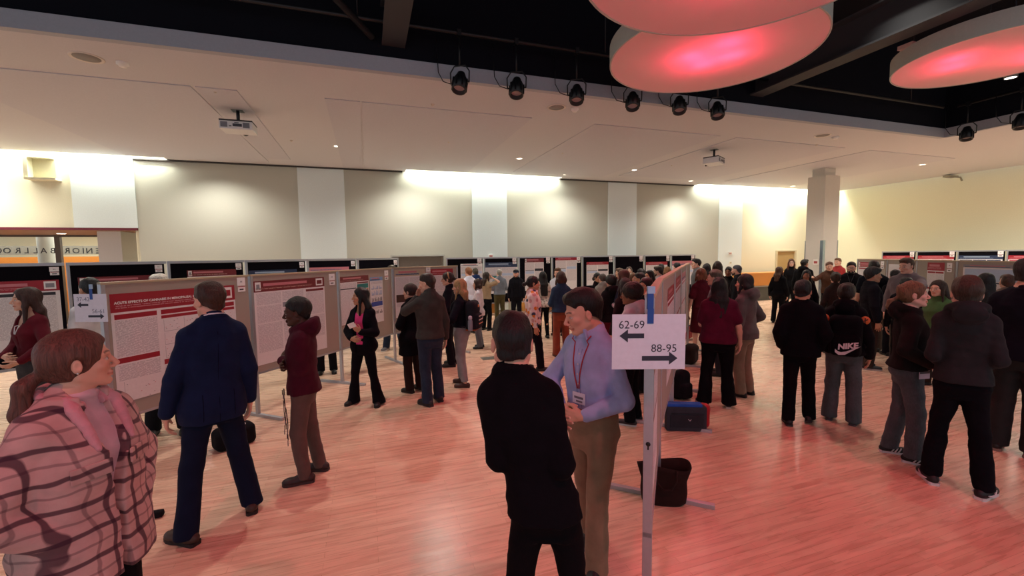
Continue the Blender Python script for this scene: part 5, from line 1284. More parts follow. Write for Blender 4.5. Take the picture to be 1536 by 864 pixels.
# ---- grey row on the right
RP = [on_z(1287, 388, 1.85)[:2], on_z(1331.5, 388.8, 1.85)[:2], on_z(1376, 389.5, 1.85)[:2], on_z(1436, 390.5, 1.85)[:2], on_z(1548, 392, 1.85)[:2]]
rg = ['furthest grey board of the right row, with a red headed poster', 'grey board of the right row left of the tall man in a sweater', 'grey board of the right row behind the tall man in a sweater', 'nearest grey board of the right row with a wide blue grey poster']
RF = [board(RP[i], RP[i+1], -1, rg[i], 'grey', 1.85, .6, (1, 1) if i == 3 else (1, 0), foot=.35) for i in range(4)]
poster(RF[0], .08, RF[0].L*.72, 1.77, .8, dict(head='red', hh=.13, logol=1, cols=text_cols(2)), 'red headed poster on the furthest grey board of the right row')
poster(RF[1], .08, RF[1].L*.9, 1.74, .8, dict(head=None, cols=[(.05, .95, [('text', .5), ('text', .3)])]), 'plain white poster behind the tall man in a sweater')
poster(RF[2], RF[2].L*.32, RF[2].L*.75, 1.80, .8, dict(head='red', hh=.16, cols=text_cols(2)), 'red headed poster right of the tall man in a sweater')
poster(RF[3], RF[3].L*.12, RF[3].L*.93, 1.78, .7, dict(head='grey', hh=.05, cols=[(.03, .97, [('box', .20, 'lblue'), ('box', .02, 'navy')]), ]), 'wide pale blue grey poster behind the hooded man at the right')
for i in (0, 2): card(RF[i], RF[i].L-.2, 1.70, .12, .10, ['number card on the furthest grey board at the right', '', 'number card right of the red headed poster at the right'][i])
# ---- the grey row whose end post carries the big direction sheet
def lat(l, dep): return at_depth(768+l/dep*FPX, 385, dep)[:2]
SP = [lat(.680, 2.12), lat(1.19, 3.46), lat(1.845, 4.92), lat(2.46, 6.3), lat(3.08, 7.66), lat(3.70, 9.0)]
sn = ['nearest grey board of the middle row, with the big direction sheet', 'second grey board of the middle row, beside the grey satchel', 'third grey board of the middle row, beside the woman in the maroon top', 'fourth grey board of the middle row, beside the crowd', 'furthest grey board of the middle row']
SF = [board(SP[i], SP[i+1], -1, sn[i], 'grey', 1.85, .60, (2 if i == 0 else 1, 1 if i == 4 else 0)) for i in range(5)]
poster(SF[0], .10, .62, 1.55, .75, dict(head='dred', hh=.12, cols=text_cols(2)), 'poster with a maroon heading on the near middle board, seen nearly edge on')
poster(SF[1], .55, 1.45, 1.72, .8, dict(head='red', hh=.13, cols=text_cols(3)), 'poster on the second middle board seen nearly edge on')
poster(SF[2], .15, 1.3, 1.75, .8, dict(head='red', hh=.13, cols=text_cols(3)), 'poster on the third middle board seen nearly edge on')
poster(SF[3], .15, 1.3, 1.75, .8, dict(head='pink', hh=.13, cols=text_cols(3)), 'poster on the fourth middle board seen nearly edge on')
SB = [Frame(SP[i], SP[i+1], 1) for i in range(5)]
for i in (1, 3): poster(SB[i], .2, 1.2, 1.75, .8, dict(head='red', hh=.13, cols=text_cols(3)), ['', 'poster on the far side of the second middle board', '', 'poster on the far side of the fourth middle board'][i])
# ---- direction sheets
def sign(px0, px1, pyt, pyb, dep, t1, t2, tapes, label):
    tl = Vector(at_depth(px0, pyt, dep)); tr_ = Vector(at_depth(px1, pyt, dep)); bl_ = Vector(at_depth(px0, pyb, dep))
    e = (tr_-tl); W = e.length; e.normalize(); Hh = (tl-bl_).length
    rz = math.atan2(e.y, e.x)
    o = MB(); o.box((0, -.0015, 0), (W, 0, Hh), 0); sh = o.build('direction_sheet', [mat('sheet_white', 'dfe6f2', .5)])
    sh.location = Vector(bl_); sh.rotation_euler = (0, math.asin(-e.z)*.5, rz)
    def arrow(x0, x1, z, left):
        m = MB(); hw = .026*W/.36; hd = .052*W/.36; L = (.075 if True else 0)*W/.36
        if left: pts = [(x0, -.002, z), (x0+L*.55, -.002, z+hd*.62), (x0+L*.55, -.002, z+hw*.45), (x1, -.002, z+hw*.45), (x1, -.002, z-hw*.45), (x0+L*.55, -.002, z-hw*.45), (x0+L*.55, -.002, z-hd*.62)]
        else: pts = [(x1, -.002, z), (x1-L*.55, -.002, z-hd*.62), (x1-L*.55, -.002, z-hw*.45), (x0, -.002, z-hw*.45), (x0, -.002, z+hw*.45), (x1-L*.55, -.002, z+hw*.45), (x1-L*.55, -.002, z+hd*.62)]
        m.prism(pts, (0, -.0006, 0)); m.build('arrow', [mat('ink', '2b3040', .6)], sh)
    def num(t, x, z, size):
        m = MB(); m.text(t, size, Matrix.Translation((x, -.0022, z)) @ Matrix.Rotation(PI/2, 4, 'X'), 0); m.build('numbers', [mat('ink_thin', '303544', .6) if dep < 3 else mat('ink_pale', '6a7690', .6)], sh)
    num(t1, .085*W, .745*Hh, .170*Hh/.82*.98); arrow(.10*W, .435*W, .61*Hh, True); num(t2, .53*W, .315*Hh, .170*Hh/.82*.98); arrow(.41*W, .895*W, .20*Hh, False)
    tag(sh, label, 'sign')
    return sh, W, Hh, rz, bl_
sdep = 2.06
sh, W, Hh, rz, bl_ = sign(917.5, 1027, 471, 554, sdep, '62-69', '88-95', 1, 'white sheet reading 62-69 and 88-95 with two arrows, taped to the near post')
m = MB(); m.box((.475*W, -.004, .83*Hh), (.560*W, -.0018, 1.10*Hh)); m.box((.475*W, -.004, 1.09*Hh), (.555*W, .012, 1.37*Hh)); tp = m.build('tape', [M_BLUE], sh)
m = MB(); m.box((.475*W, -.0045, 1.37*Hh), (.575*W, .014, 1.50*Hh)); m.build('tape_end', [M_LBLUE], sh)
sh2, W, Hh, rz, bl_ = sign(113.5, 162.5, 441, 483, 3.84, '37-42', '56-61', 1, 'white sheet reading 37-42 and 56-61 with two arrows, by the cannabis poster')
m = MB(); m.box((.50*W, -.004, .80*Hh), (.585*W, .0, 1.18*Hh)); m.build('tape', [M_BLUE], sh2)
m = MB(); m.box((.50*W, -.004, 1.18*Hh), (.56*W, .014, 1.34*Hh)); m.build('tape_end', [M_LBLUE], sh2)
# ------------------------------------------------------------------ bags on the floor
def bag_vol(name, px, py, yaw, prims, m, label, cat, step=.012, noise=.004):
    q = on_z(px, py); v = Vol()
    for p_, k_ in prims: v.add(p_, k_)
    v.noise = [(noise, 25., len(label), (1, 1, 1))]
    v.cut(lambda X, Y, Z: .002-Z)
    r = empty(name, (q[0], q[1], 0), yaw, label, cat); vobj('body', v, step, m, r); return r, v
# open brown tote by the near board
q = on_z(995, 752); r = empty('tote_bag', (q[0], q[1], 0), -.5, 'open dark brown tote bag on the floor behind the near board foot', 'bag')
w = MB(); n_ = 28
def ring(a, b, z, k_=1., ph=0.): return [(a*math.copysign(abs(math.cos(t))**.7, math.cos(t)), b*math.copysign(abs(math.sin(t))**.7, math.sin(t)), z+k_*.02*math.sin(2*t+ph)) for t in np.linspace(0, 2*PI, n_, endpoint=False)]
rings = [ring(.15, .075, .0, 0), ring(.175, .085, .02, 0), ring(.185, .085, .10, 0), ring(.18, .075, .20, .3), ring(.205, .085, .285, 1.0), ring(.215, .09, .325, 1.2), ring(.205, .08, .325, 1.2), ring(.175, .068, .22, .3), ring(.17, .07, .04, 0)]
bmv = [[w.bm.verts.new(p_) for p_ in rg_] for rg_ in rings]
for i in range(len(bmv)-1):
    for j in range(n_): f = w.bm.faces.new((bmv[i][j], bmv[i][(j+1) % n_], bmv[i+1][(j+1) % n_], bmv[i+1][j])); f.smooth = True
w.bm.faces.new(bmv[0][::-1]); w.bm.faces.new(bmv[-1]); w.build('body', [cloth('tote_brown', '2a1a18')], r)
w = MB()
for s in (-1, 1): w.tube([(-.08, s*.09, .30), (-.07, s*.12, .22), (-.02, s*.125, .16), (.04, s*.125, .17), (.08, s*.12, .24), (.085, s*.09, .31)], .008, 0, 6)
w.build('handle', [cloth('tote_brown', '2a1a18')], r)
# grey satchel with a blue top, and a red bag behind
q = on_z(1012, 643); q = Vector(q)
r = empty('satchel', (q[0]+.08, q[1]-.06, 0), -.42, 'dark grey zipped satchel with a blue edge under the middle boards', 'bag')
w = MB(); w.box((-.21, -.06, .0), (.24, .06, .29), 0, .025); w.build('body', [cloth('satchel_grey', '34363e')], r)
w = MB(); w.box((-.20, -.05, .285), (.19, .05, .32), 0, .012); w.build('blue_folder_edge', [cloth('satchel_blue', '1f4fa8')], r)
w = MB(); w.box((-.17, -.067, .05), (.2, -.058, .20), 0, .006); w.tube([(-.16, -.068, .215), (.2, -.068, .215)], .004); w.build('front_pocket', [cloth('satchel_grey2', '2b2d34')], r)
w = MB(); w.tube([(.03, -.07, .15), (.045, -.07, .13), (.06, -.07, .15)], .004); w.build('pull', [M_ALU], r)
bag_vol('red_bag', 1050, 640, -.42, [(rbox((0, 0, .13), (.10, .07, .13), None, .05), .02), (ell((.02, 0, .24), (.09, .06, .05)), .03)], cloth('red_nylon', 'a81420', rough=.5), 'bright red nylon bag beside the dark grey satchel', 'bag')
bag_vol('backpack', 1020, 597, .2, [(rbox((0, 0, .2), (.14, .10, .2), None, .08), .02), (rbox((0, -.1, .13), (.10, .05, .11), None, .04), .02)], cloth('pack_dark', '16141a'), 'dark backpack on the floor between the middle board posts', 'backpack')
bag_vol('backpack', 1035, 545, .6, [(rbox((0, 0, .18), (.18, .12, .18), None, .09), .02), (ell((0, -.05, .30), (.13, .1, .08)), .03)], cloth('pack_brown', '2c2420'), 'slumped dark brown bag beyond the big direction sheet', 'backpack')
bag_vol('red_bag', 1030, 509, .6, [(rbox((0, 0, .14), (.17, .1, .12), None, .05), .02), (ell((.05, 0, .26), (.1, .07, .06)), .03)], cloth('red_nylon', 'b01828', rough=.5), 'red bag on a box beyond the big direction sheet', 'bag')
r_, v_ = bag_vol('tote_bag', 352, 668, .6, [(rbox((0, 0, .11), (.20, .11, .12), None, .07), .02)], cloth('pack_dark', '17161a'), 'black bag with white papers lying under the boards behind the navy suit', 'bag')
w = MB(); w.box((-.10, -.07, .2), (.10, .06, .24), 0, .01); w.build('papers', [PC['white']], r_)
bag_vol('tote_bag', 235, 776, 0, [(rbox((0, 0, .025), (.05, .03, .03), None, .015), .01)], cloth('pack_dark', '17161a'), 'small black pouch on the floor behind the plaid jacket', 'pouch')
# ------------------------------------------------------------------ the people
def T(n, c, **k): return dict(n=n, c=c, **k)
def B(c, cut='straight', **k): return dict(c=c, cut=cut, **k)
SEED = [0]
def P(px, hy, fy, ang, label, sex='m', group=None, fpx=None, **k):
    """px, hy: top of the head in the picture; fy: where the feet meet the floor; ang: 0 seen from behind, 180 facing the camera, 90 looking left, -90 right"""
    g0 = on_z(px if fpx is None else fpx, fy)
    if fpx is None:   # the upright through the head
        for _ in range(6):
            x_, y_ = proj((g0[0], g0[1], 1.65)); g1 = on_z(proj(g0)[0]+(px-x_), fy); g0 = g1
    lo_, hi_ = 1.2, 2.2
    for _ in range(30):
        m = (lo_+hi_)/2
        if proj((g0[0], g0[1], m))[1] > hy: lo_ = m
        else: hi_ = m
    th = math.degrees(math.atan2(-g0[0], g0[1])); face = th+ang
    SEED[0] += 1
    d = depth_of(g0)
    k.setdefault('q', 0 if d < 5.2 else 1 if d < 9.5 else 2); k.setdefault('seed', SEED[0]*7+3)
    spec = dict(H=lo_-.012, sex=sex, **k)
    r = person(spec, g0[0], g0[1], face, label, group); r['pos'] = g0; r['face'] = face
    return r
def TL(r, p): return r['mw'] @ Vector(p)
LJ = '5a6474'
# -- nearest
plaid = P(104, 496, 1090, -140, 'woman in a pink and brown plaid shirt jacket with a low ponytail', 'f', fpx=160, w=1.08, hair='pony', hlen=.24, ponyz=-.02, ponyd=.0, hairc='5a3a30', brow='4a3428', skin='fair', head=(50, 4, 0), arms=(((.15, .075, .97), (1, -.7, 0), (-.9, -.15, -.4), (-.1, -.9, 0), 10), ((.15, .075, .97), (1, -.7, 0), (-.9, -.15, -.4), (-.1, -.9, 0), 10)), gaze=.2,
    tops=[T('undershirt', 'c9b2ba', off=.012), T('shirt_jacket', 'bf9d98', pat='plaid', c2='3c2030', off=.045, neck='lapel', open=(.012, .05), boxy=.75, hem=.74, wr=.007)], bottom=B('131116', 'slim'), shoes=('2a2426', 'c8c0c0'), buttons=[('shirt_jacket', (1.0, 1.0), 1, '2a2024')])
navy = P(352, 423, 784, 14, 'man in a dark navy suit seen from behind in front of the cannabis poster', fpx=331, w=1.0, lean=(.05, 0), hair='short', hairc='3a2218', skin='fair', head=(22, -2, 0), arms=('loose', 'side'), feet=((-.22, -.06, 24), (.21, .03, -20)),
    tops=[T('shirt', 'e6e4ea', off=.008, neck='collar', hem=.95), T('suit_jacket', '14203f', off=.022, neck='lapel', hem=.79, open=(.05, .06), boxy=.45, flare=.06, wr=.004)], bottom=B('121a30', 'straight'), shoes=('3a2820', '1a1414'))
hood = P(456, 446, 716, 78, 'man in a maroon hoodie and brown trousers, arms folded, facing the posters on the left', fpx=462, w=.95, hair='crop', hairc='0d0a0a', hth=.016, skin='dark', head=(4, -4, 0), arms=('cross', 'cross2'), feet=((-.10, .04, 6), (.12, -.06, -14)),
    tops=[T('hoodie', '451424', off=.026, neck='hood', hem=.86, rib=1, wr=.006)], bottom=B('5e4c46', 'taper'), shoes=('2a1c1c', '3a2c2c'))
pink = P(536, 431, 606, 150, 'woman with long black hair in a black blazer and bright pink top', 'f', fpx=549, hair='long', hlen=.30, hairc='0f0c0e', skin='tan', head=(-48, 2, 0), arms=('hold', 'front'), feet=((-.20, .02, 18), (.20, .02, -18)), gaze=0,
    tops=[T('top', 'd63a78', off=.010, neck='none', hem=.93, vneck=.06), T('blazer', '121016', off=.026, open=(.055, .065), neck='lapel', hem=.80)], bottom=B('121016', 'flare', hem=.02), shoes=('121012', '121012'))
black = P(773, 469, 1030, 2, 'man in a black shirt and black trousers seen from behind, arms folded, nearest the camera', fpx=820, w=.88, hsz=1.06, hair='short', hairc='0e0c0e', skin='fair', head=(4, -10, 0), arms=('cross', 'cross2'), lean=(-.20, .05), feet=((-.18, -.02, 10), (.19, .03, -12)),
    tops=[T('shirt', '0e0d12', off=.018, neck='collar', hem=.86, sleeve='elbow', wr=.006)], bottom=B('0d0c10', 'straight'), shoes=('101012', '101012'))
blue = P(872, 432, 842, 142, 'young man in a light blue dress shirt and tan trousers with a red lanyard', fpx=889, w=.98, hsz=1.06, hair='quiff', hairc='14100f', skin='fair', head=(-34, -14, 0), arms=('front', ((.10, .2, 1.03), (1, -.25, -.2), (-.95, .25, -.15), (-.2, -1, 0), 42)), lean=(.02, .02), feet=((-.10, .12, 20), (.12, -.12, -10)), hth=.014,
    tops=[T('dress_shirt', '9fb0de', off=.018, neck='collar', hem=1.01, wr=.006)], bottom=B('8a735c', 'straight', hem=.03, top=1.03), shoes=('15131a', '6a6468'), lanyard=('9c2432', 1.14, 'd8dcec'), belt='8a5a34', placket=[('dress_shirt', 1.40, 1.04, 6)])
hoodgirl = P(1366, 422, 686, -78, 'smiling woman in a dark hooded jacket and grey jeans, hair in a low tail', 'f', fpx=1354, w=1.04, hair='pony', hlen=.14, ponyz=-.01, hairc='6a4e36', skin='pale', head=(0, 6, 0), arms=('front', 'jpocket'), feet=((-.08, -.06, 10), (.11, .08, -8)),
    tops=[T('hooded_jacket', '1c1a1a', off=.030, neck='hood', hem=.92, rib=1)], bottom=B('4c545a', 'straight', pat='denim', hem=.06), shoes=('121214', 'd0ccd0'))
greyman = P(1440, 414, 730, 8, 'man in a dark grey hoodie and black jeans seen from behind at the right', fpx=1432, w=.93, hsz=1.06, hair='short', hairc='3c2a20', skin='fair', head=(2, -2, 0), arms=(((.13, .17, 1.02), (.3, -1, -.4), (-.8, .3, -.2), (-.3, -.9, 0), 22),)*2, feet=((-.15, .03, 14), (.15, -.06, -26)),
    tops=[T('hoodie', '29292c', off=.026, soff=.018, neck='hood', hem=.90, rib=1)], bottom=B('0f0e14', 'straight', wr=.007, hem=.065), shoes=('16161a', 'd8d4d4'))
edge = P(1541, 388, 678, -10, 'dark haired man in a navy T-shirt and loose grey trousers cut by the right edge', fpx=1522, w=1.08, hair='curly', hairc='1a1312', skin='fair', head=(-30, 0, 0), arms=('side', 'front'), tops=[T('t_shirt', '14141e', off=.024, sleeve='short', hem=.86)], bottom=B('2a2a2a', 'wide'), shoes=('1a1616', '8a7468'))
backer = P(1190, 420, 632, 6, 'person in a black jacket and black jeans walking away, left of the orange marked backpack', fpx=1196, w=1.02, hair='short', hairc='120e10', skin='tan', head=(-14, -4, 0), arms=('pocket', 'pocket'), feet=((-.11, -.12, 6), (.12, .06, -10, .02)),
    tops=[T('jacket', '0f0d12', off=.034, neck='collar', hem=.84, boxy=.5)], bottom=B('0e0c10', 'straight'), shoes=('121014', '2a2628'))
nikeper = P(1266, 424, 631, -4, 'person in a black jacket with round orange sleeve marks and wide grey jeans', 'f', fpx=1261, w=1.06, hair='bun', hairc='241712', skin='tan', arms=('jpocket', 'side'), feet=((-.12, .03, 4), (.13, -.02, -8)),
    tops=[T('jacket', '100e12', off=.036, neck='hood', hem=.88, boxy=.4)], bottom=B('4e5458', 'wide', pat='denim', hem=.03), shoes=('3a3a40', '3a3a40'))
marshirt = P(1090, 415, 608, 10, 'broad woman in a maroon short sleeved top and black trousers seen from behind', 'f', fpx=1075, w=1.22, hair='long', hlen=.38, hairc='140d0e', skin='fair', head=(-14, 0, 0), arms=('hold', 'side'), belly=.03, feet=((-.16, .02, 24), (.14, .0, -10)),
    tops=[T('top', '54102a', off=.026, sleeve='short', hem=.88, boxy=.4)], bottom=B('0f0c10', 'flare'), shoes=('1a1418', 'c8b8b0'))
graycoat = P(1117, 411, 592, 62, 'person with dark chin length hair in a grey jacket and tan trousers', 'f', fpx=1114, w=1.05, hair='bob', hairc='1c1214', skin='fair', head=(10, 0, 0), arms=('side', 'jpocket'), tops=[T('jacket', '5c5454', off=.03, neck='hood', hem=.84, boxy=.4)], bottom=B('8c7460', 'straight'), shoes=('151316', '151316'))
# -- left side, further back
burg = P(42, 431, 664, 118, 'woman in a burgundy blouse wearing a badge, long brown hair, beside the left black board', 'f', hair='long', hlen=.30, hairc='3c2420', skin='fair', head=(-20, 2, 0), arms=('low', 'front'), tops=[T('blouse', '5a1220', off=.022, neck='collar', hem=.96, vneck=.10)], bottom=B('3a3638', 'wide', top=1.04), lanyard=('d8d8dc', 1.24, 'dfe4f0'), q=1)
P(149, 417, 640, 30, 'black haired person in white behind the first direction sheet', fpx=154, hair='short', hairc='141012', skin='tan', tops=[T('shirt', 'd8d6da', off=.02)], bottom=B('17161c'), q=1)
P(229, 411, 650, 172, 'white haired person standing behind the cannabis poster, only head and legs showing', fpx=256, w=1.1, hair='short', hairc='d8cfc4', skin='pale', arms=('cross', 'cross2'), feet=((-.13, .03, 4), (.15, -.02, -6)), tops=[T('sweater', '3a3a44', off=.02)], bottom=B('17191f', 'straight'), q=1)
P(471, 419, 560, 176, 'person behind the second grey board, only dark lower legs showing', 'f', fpx=491, hair='bob', hairc='1c1210', tops=[T('top', '2a2028')], bottom=B('16141a'), q=1)
bb3 = P(583, 398, 524, 172, 'brown haired person behind the board with the blue chart sheet, jeans showing below', fpx=592, hair='short', hairc='3a2c24', arms=('cross', 'cross2'), feet=((-.15, .0, 10), (.16, .06, -20)), tops=[T('sweater', '2e2e36')], bottom=B('2c3a52', pat='denim'), shoes=('6a6468', 'd8d4d4'), q=1)
coatw = P(618, 425, 586, 40, 'dark haired woman in a black coat, mostly hidden by the man in the grey sweater', 'f', fpx=621, hair='tied', hlen=.2, hairc='2a1614', head=(20, 0, 0), arms=('front', 'front'), tops=[T('coat', '100d12', off=.03, neck='collar', hem=.62, flare=.12)], bottom=B('2e1e1c', 'straight'), shoes=('1a1414', '1a1414'))
sweat = P(644, 410, 604, 28, 'man in a dark grey sweater and blue jeans raising a hand to his face', fpx=648, w=1.05, hair='short', hairc='2a1c18', skin='fair', head=(36, -4, 0), arms=('face', 'side'), feet=((-.10, -.04, 12), (.12, .04, -12)), tops=[T('sweater', '3e3937', off=.022, neck='turtle', hem=.90, wr=.006)], bottom=B('2a3448', pat='denim'), shoes=('17151a', '2a282c'), q=0)
P(683, 408, 548, 82, 'woman with a tan headband and dark hair in a navy top, looking left', 'f', fpx=676, hair='tied', hlen=.12, hairc='2a1a18', headband='b08a60', glasses=1, skin='fair', arms=('front', 'front'), tops=[T('top', '15151f', off=.022)], bottom=B('14131a'))
blond = P(696, 418, 578, 72, 'blonde woman in a dark striped sleeve top and pale grey jeans carrying a backpack', 'f', fpx=694, w=1.05, hair='long', hlen=.2, hairc='a07c54', skin='fair', arms=('low', 'side'), feet=((-.10, -.04, 8), (.12, .08, -14)), tops=[T('jacket', '15141e', off=.024, hem=.98, rib=1)], bottom=B('8f8e92', 'taper', hem=.10), shoes=('4a2c26', '4a2c26'))
P(703, 401, 500, 30, 'balding man in a white shirt behind the blonde woman', hair='short', hairc='8a5a3c', skin='fair', tops=[T('shirt', 'dcdcea', off=.022, neck='collar')], bottom=B('23232c'))
P(713, 402, 490, 10, 'person in a blue hooded jacket facing the far boards beside the balding man', hair='short', hairc='4a4438', tops=[T('jacket', '1f3562', off=.035, neck='hood')], bottom=B('2a2c34'))
P(717, 418, 522, 80, 'short person with brown bobbed hair in a pale pink top', 'f', hair='bob', hairc='3a2018', skin='fair', tops=[T('top', 'd8c8d0', off=.022)], bottom=B('6a6a74', pat='denim'), shoes=('17151a', '17151a'))
P(729, 408, 495, -40, 'woman in a tan top and black trousers holding both hands at her face', 'f', hair='long', hlen=.24, hairc='2e2018', skin='fair', head=(-30, 0, 0), arms=('head', 'head'), tops=[T('top', '9c8468', off=.02, sleeve='short', hem=.95)], bottom=B('121116', 'straight'))
P(755, 404, 482, 12, 'grey haired man in a grey blue shirt and olive trousers facing a far poster', fpx=750, w=1.1, hair='crop', hairc='8c8880', skin='fair', arms=('front', 'front'), tops=[T('shirt', '747c88', off=.022, neck='collar', hem=.92)], bottom=B('4c4428', 'straight'), shoes=('15141a', '15141a'))
P(774, 404, 486, 176, 'bearded man in a dark cap and black jacket facing the camera by the far boards', cap=('23283a',), hair='short', hairc='1a1210', beardm=1, skin='fair', tops=[T('shirt', '17151a'), T('jacket', '14131a', off=.03, open=(.06, .06), neck='lapel')], bottom=B('15141a'), lanyard=None)
floral = P(792, 414, 554, -84, 'person in a white, orange and navy floral shirt looking right', fpx=800, w=1.1, hair='tied', hlen=.05, hairc='1c1214', skin='tan', arms=('side', 'side'), feet=((-.10, -.14, 4), (.12, .16, -6)), tops=[T('shirt', 'e0d4d2', pat='flower', off=.028, neck='collar', hem=.88, boxy=.4)], bottom=B('15121a'), q=1)
P(807, 407, 507, 20, 'woman with very long dark hair in a patterned lace blouse seen from behind', 'f', fpx=815, hair='long', hlen=.46, hairc='160f10', skin='tan', tops=[T('blouse', 'cbb8ac', pat='lace', off=.03, flare=.3)], bottom=B('111016', 'slim'))
P(837, 402, 502, 168, 'young man in a white striped shirt facing the camera by the far boards', hair='quiff', hairc='5a3a24', skin='fair', head=(-14, 0, 0), tops=[T('striped_shirt', 'dcdce4', pat='stripe', c2='b4b8c8', off=.024, neck='collar', hem=.86)], bottom=B('14131a'))
denim = P(853, 407, 534, 14, 'person with brown bobbed hair in a denim jacket and rust coloured trousers', 'f', fpx=842, hair='bob', hairc='3c2018', arms=('hold', 'hold'), tops=[T('denim_jacket', '27405c', off=.032, neck='collar', hem=.93, pat='denim', boxy=.4)], bottom=B('8c4630', 'wide'), shoes=('5a3020', '5a3020'), q=1)
P(896, 409, 505, -120, 'smiling dark haired woman in black looking at a phone behind the blue shirted man', 'f', hair='tied', hlen=.1, hairc='14100f', skin='tan', head=(-20, 2, 0), arms=('hold', 'phone'), tops=[T('top', '141216', off=.022)], bottom=B('121016'))
P(917, 413, 545, 20, 'person with short round black hair in a black jacket and dark red skirt', 'f', hair='crop', hth=.03, hairc='0a090a', tops=[T('jacket', '19171a', off=.036, neck='hood', hem=.85)], bottom=dict(kind='skirt', n='skirt', c='5a1420', hem=.35), shoes=('141214', '141214'))
P(906, 411, 512, 30, 'person in a pale grey hooded coat bending behind the black jacket', lean=(.0, .08), hair='short', hairc='4a3a34', tops=[T('coat', '9a948e', off=.034, neck='hood')], bottom=B('2a2a30'))
P(936, 404, 546, 60, 'person in a navy jacket holding a white folder beside the round haired person', 'f', hair='bob', hairc='4a2c20', skin='fair', arms=('hold', 'low'), tops=[T('sweater', 'c8c4cc', off=.02), T('jacket', '1a2236', off=.03, open=(.07, .06), sleeve='short', hem=.9)], bottom=B('19171c'))
afro = P(957, 426, 633, 70, 'person with a rounded afro in a pale pink hoodie behind the blue shirted man', 'f', fpx=946, w=1.08, hair='afro', hairc='0e0b0b', skin='brown', head=(4, -2, 0), arms=('front', 'side'), tops=[T('hoodie', 'c9b6c2', off=.026, neck='hood', hem=.88)], bottom=B('0f0d12', 'straight'), shoes=('121014', 'c8c4c4'), q=0)
# -- crowd behind the middle boards
P(930, 402, 492, 85, 'fair person looking left at the back of the middle crowd by the bare board', hair='short', hairc='5a4434', skin='fair', tops=[T('top', '3a3438')], bottom=B('2a282c'))
P(944, 400, 488, -160, 'pale faced woman at the back of the middle crowd beneath the bare board', 'f', hair='tied', hairc='3c2a22', skin='fair', head=(-20, 14, 0), tops=[T('top', '2c2a30')], bottom=B('201e24'))
P(950, 409, 512, -150, 'brown haired woman with a violet face mask in the middle crowd', 'f', hair='bob', hairc='6a442c', skin='fair', tops=[T('top', '3a2428')], bottom=B('201e24'))
P(962, 403, 500, 40, 'dark haired person at the back of the middle crowd below the bare board', hair='short', hairc='1c1416', tops=[T('top', '1a1a20')], bottom=B('201e24'))
P(938, 417, 577, 30, 'long dark haired woman seen from behind between the navy jacket and the afro', 'f', hair='long', hlen=.2, hairc='251518', tops=[T('top', '2c1c20')], bottom=B('18161a'))
P(961, 409, 535, 78, 'dark haired person in black with a white collar looking left in the crowd', hair='short', hairc='120d10', skin='tan', tops=[T('shirt', 'd8d4dc', off=.012, neck='collar'), T('jacket', '15131a', off=.026, neck='lapel', open=(.03, .05))], bottom=B('15131a'))
P(975, 405, 520, 150, 'dark haired woman in the crowd facing the bearded man', 'f', hair='long', hlen=.2, hairc='181012', skin='tan', head=(-20, 0, 0), tops=[T('top', '241c22')], bottom=B('18161a'))
P(970, 416, 592, 140, 'young woman with dark parted hair looking out beside the middle board', 'f', hair='long', hlen=.22, hairc='1a1214', skin='tan', tops=[T('top', '19171c')], bottom=B('18161a'), q=1)
P(988, 399, 505, 82, 'brown haired bearded man looking left over the middle board', hair='short', hairc='2e1a14', beardm=1, skin='fair', tops=[T('top', 'c4bcc0', off=.02)], bottom=B('22222a'))
P(992, 396, 480, 10, 'dark haired person far behind the bearded man in front of the far boards', hair='short', hairc='1a1618', tops=[T('top', '2a2a30')], bottom=B('22222a'))
P(1001, 400, 492, 20, 'light brown haired person hidden behind the top of the middle board', 'f', hair='bob', hairc='7a5232', tops=[T('top', '4a3a34')], bottom=B('22222a'))
P(1016, 394, 484, 40, 'black haired person showing just above the middle boards', hair='short', hairc='141018', tops=[T('top', '26242a')], bottom=B('22222a'))
# -- right of the middle boards
P(1045, 388, 492, 95, 'dark haired man in glasses in grey at the far end of the middle boards', hair='short', hairc='18100f', skin='fair', glasses=1, head=(10, 0, 0), tops=[T('sweater', '5a5a5c', off=.022)], bottom=B('26262c'))
P(1052, 402, 530, 20, 'person with auburn tied hair in a burgundy dress seen from behind', 'f', hair='long', hlen=.10, hairc='6e4028', skin='fair', tops=[T('dress_top', '4c1220', off=.020, sleeve='short', hem=.95)], bottom=dict(kind='skirt', n='skirt', c='4c1220', hem=.45, flare=.08), shoes=('201418', '201418'), q=1)
P(1060, 395, 500, 10, 'dark long haired person behind the auburn haired person', 'f', hair='long', hlen=.25, hairc='1d1112', tops=[T('top', '1c181c')], bottom=B('18161a'))
P(1076, 392, 520, 0, 'tall woman with very long dark brown hair seen from behind at the middle boards', 'f', hair='long', hlen=.42, hairc='2a1912', tops=[T('top', '1a1719', off=.024)], bottom=B('17151a'), q=1)
P(1083, 405, 562, 80, 'grey brown haired person leaning in a grey denim jacket', lean=(0, .14), hair='curly', hairc='5a4c40', skin='fair', tops=[T('jacket', '76787e', off=.032, neck='collar', pat='denim')], bottom=B('2a2c34'), q=1)
P(1093, 400, 500, 170, 'dark haired woman facing the camera beside the bald bearded man', 'f', hair='tied', hairc='191113', skin='brown', tops=[T('top', '181618')], bottom=B('18161a'))
P(1106, 397, 505, 75, 'man with cropped grey hair and a dark beard looking left', hair='crop', hth=.004, hairc='4c4a50', beardm=1, beardc='2a1a16', skin='fair', tops=[T('top', '1d1b1f')], bottom=B('1d1b1f'))
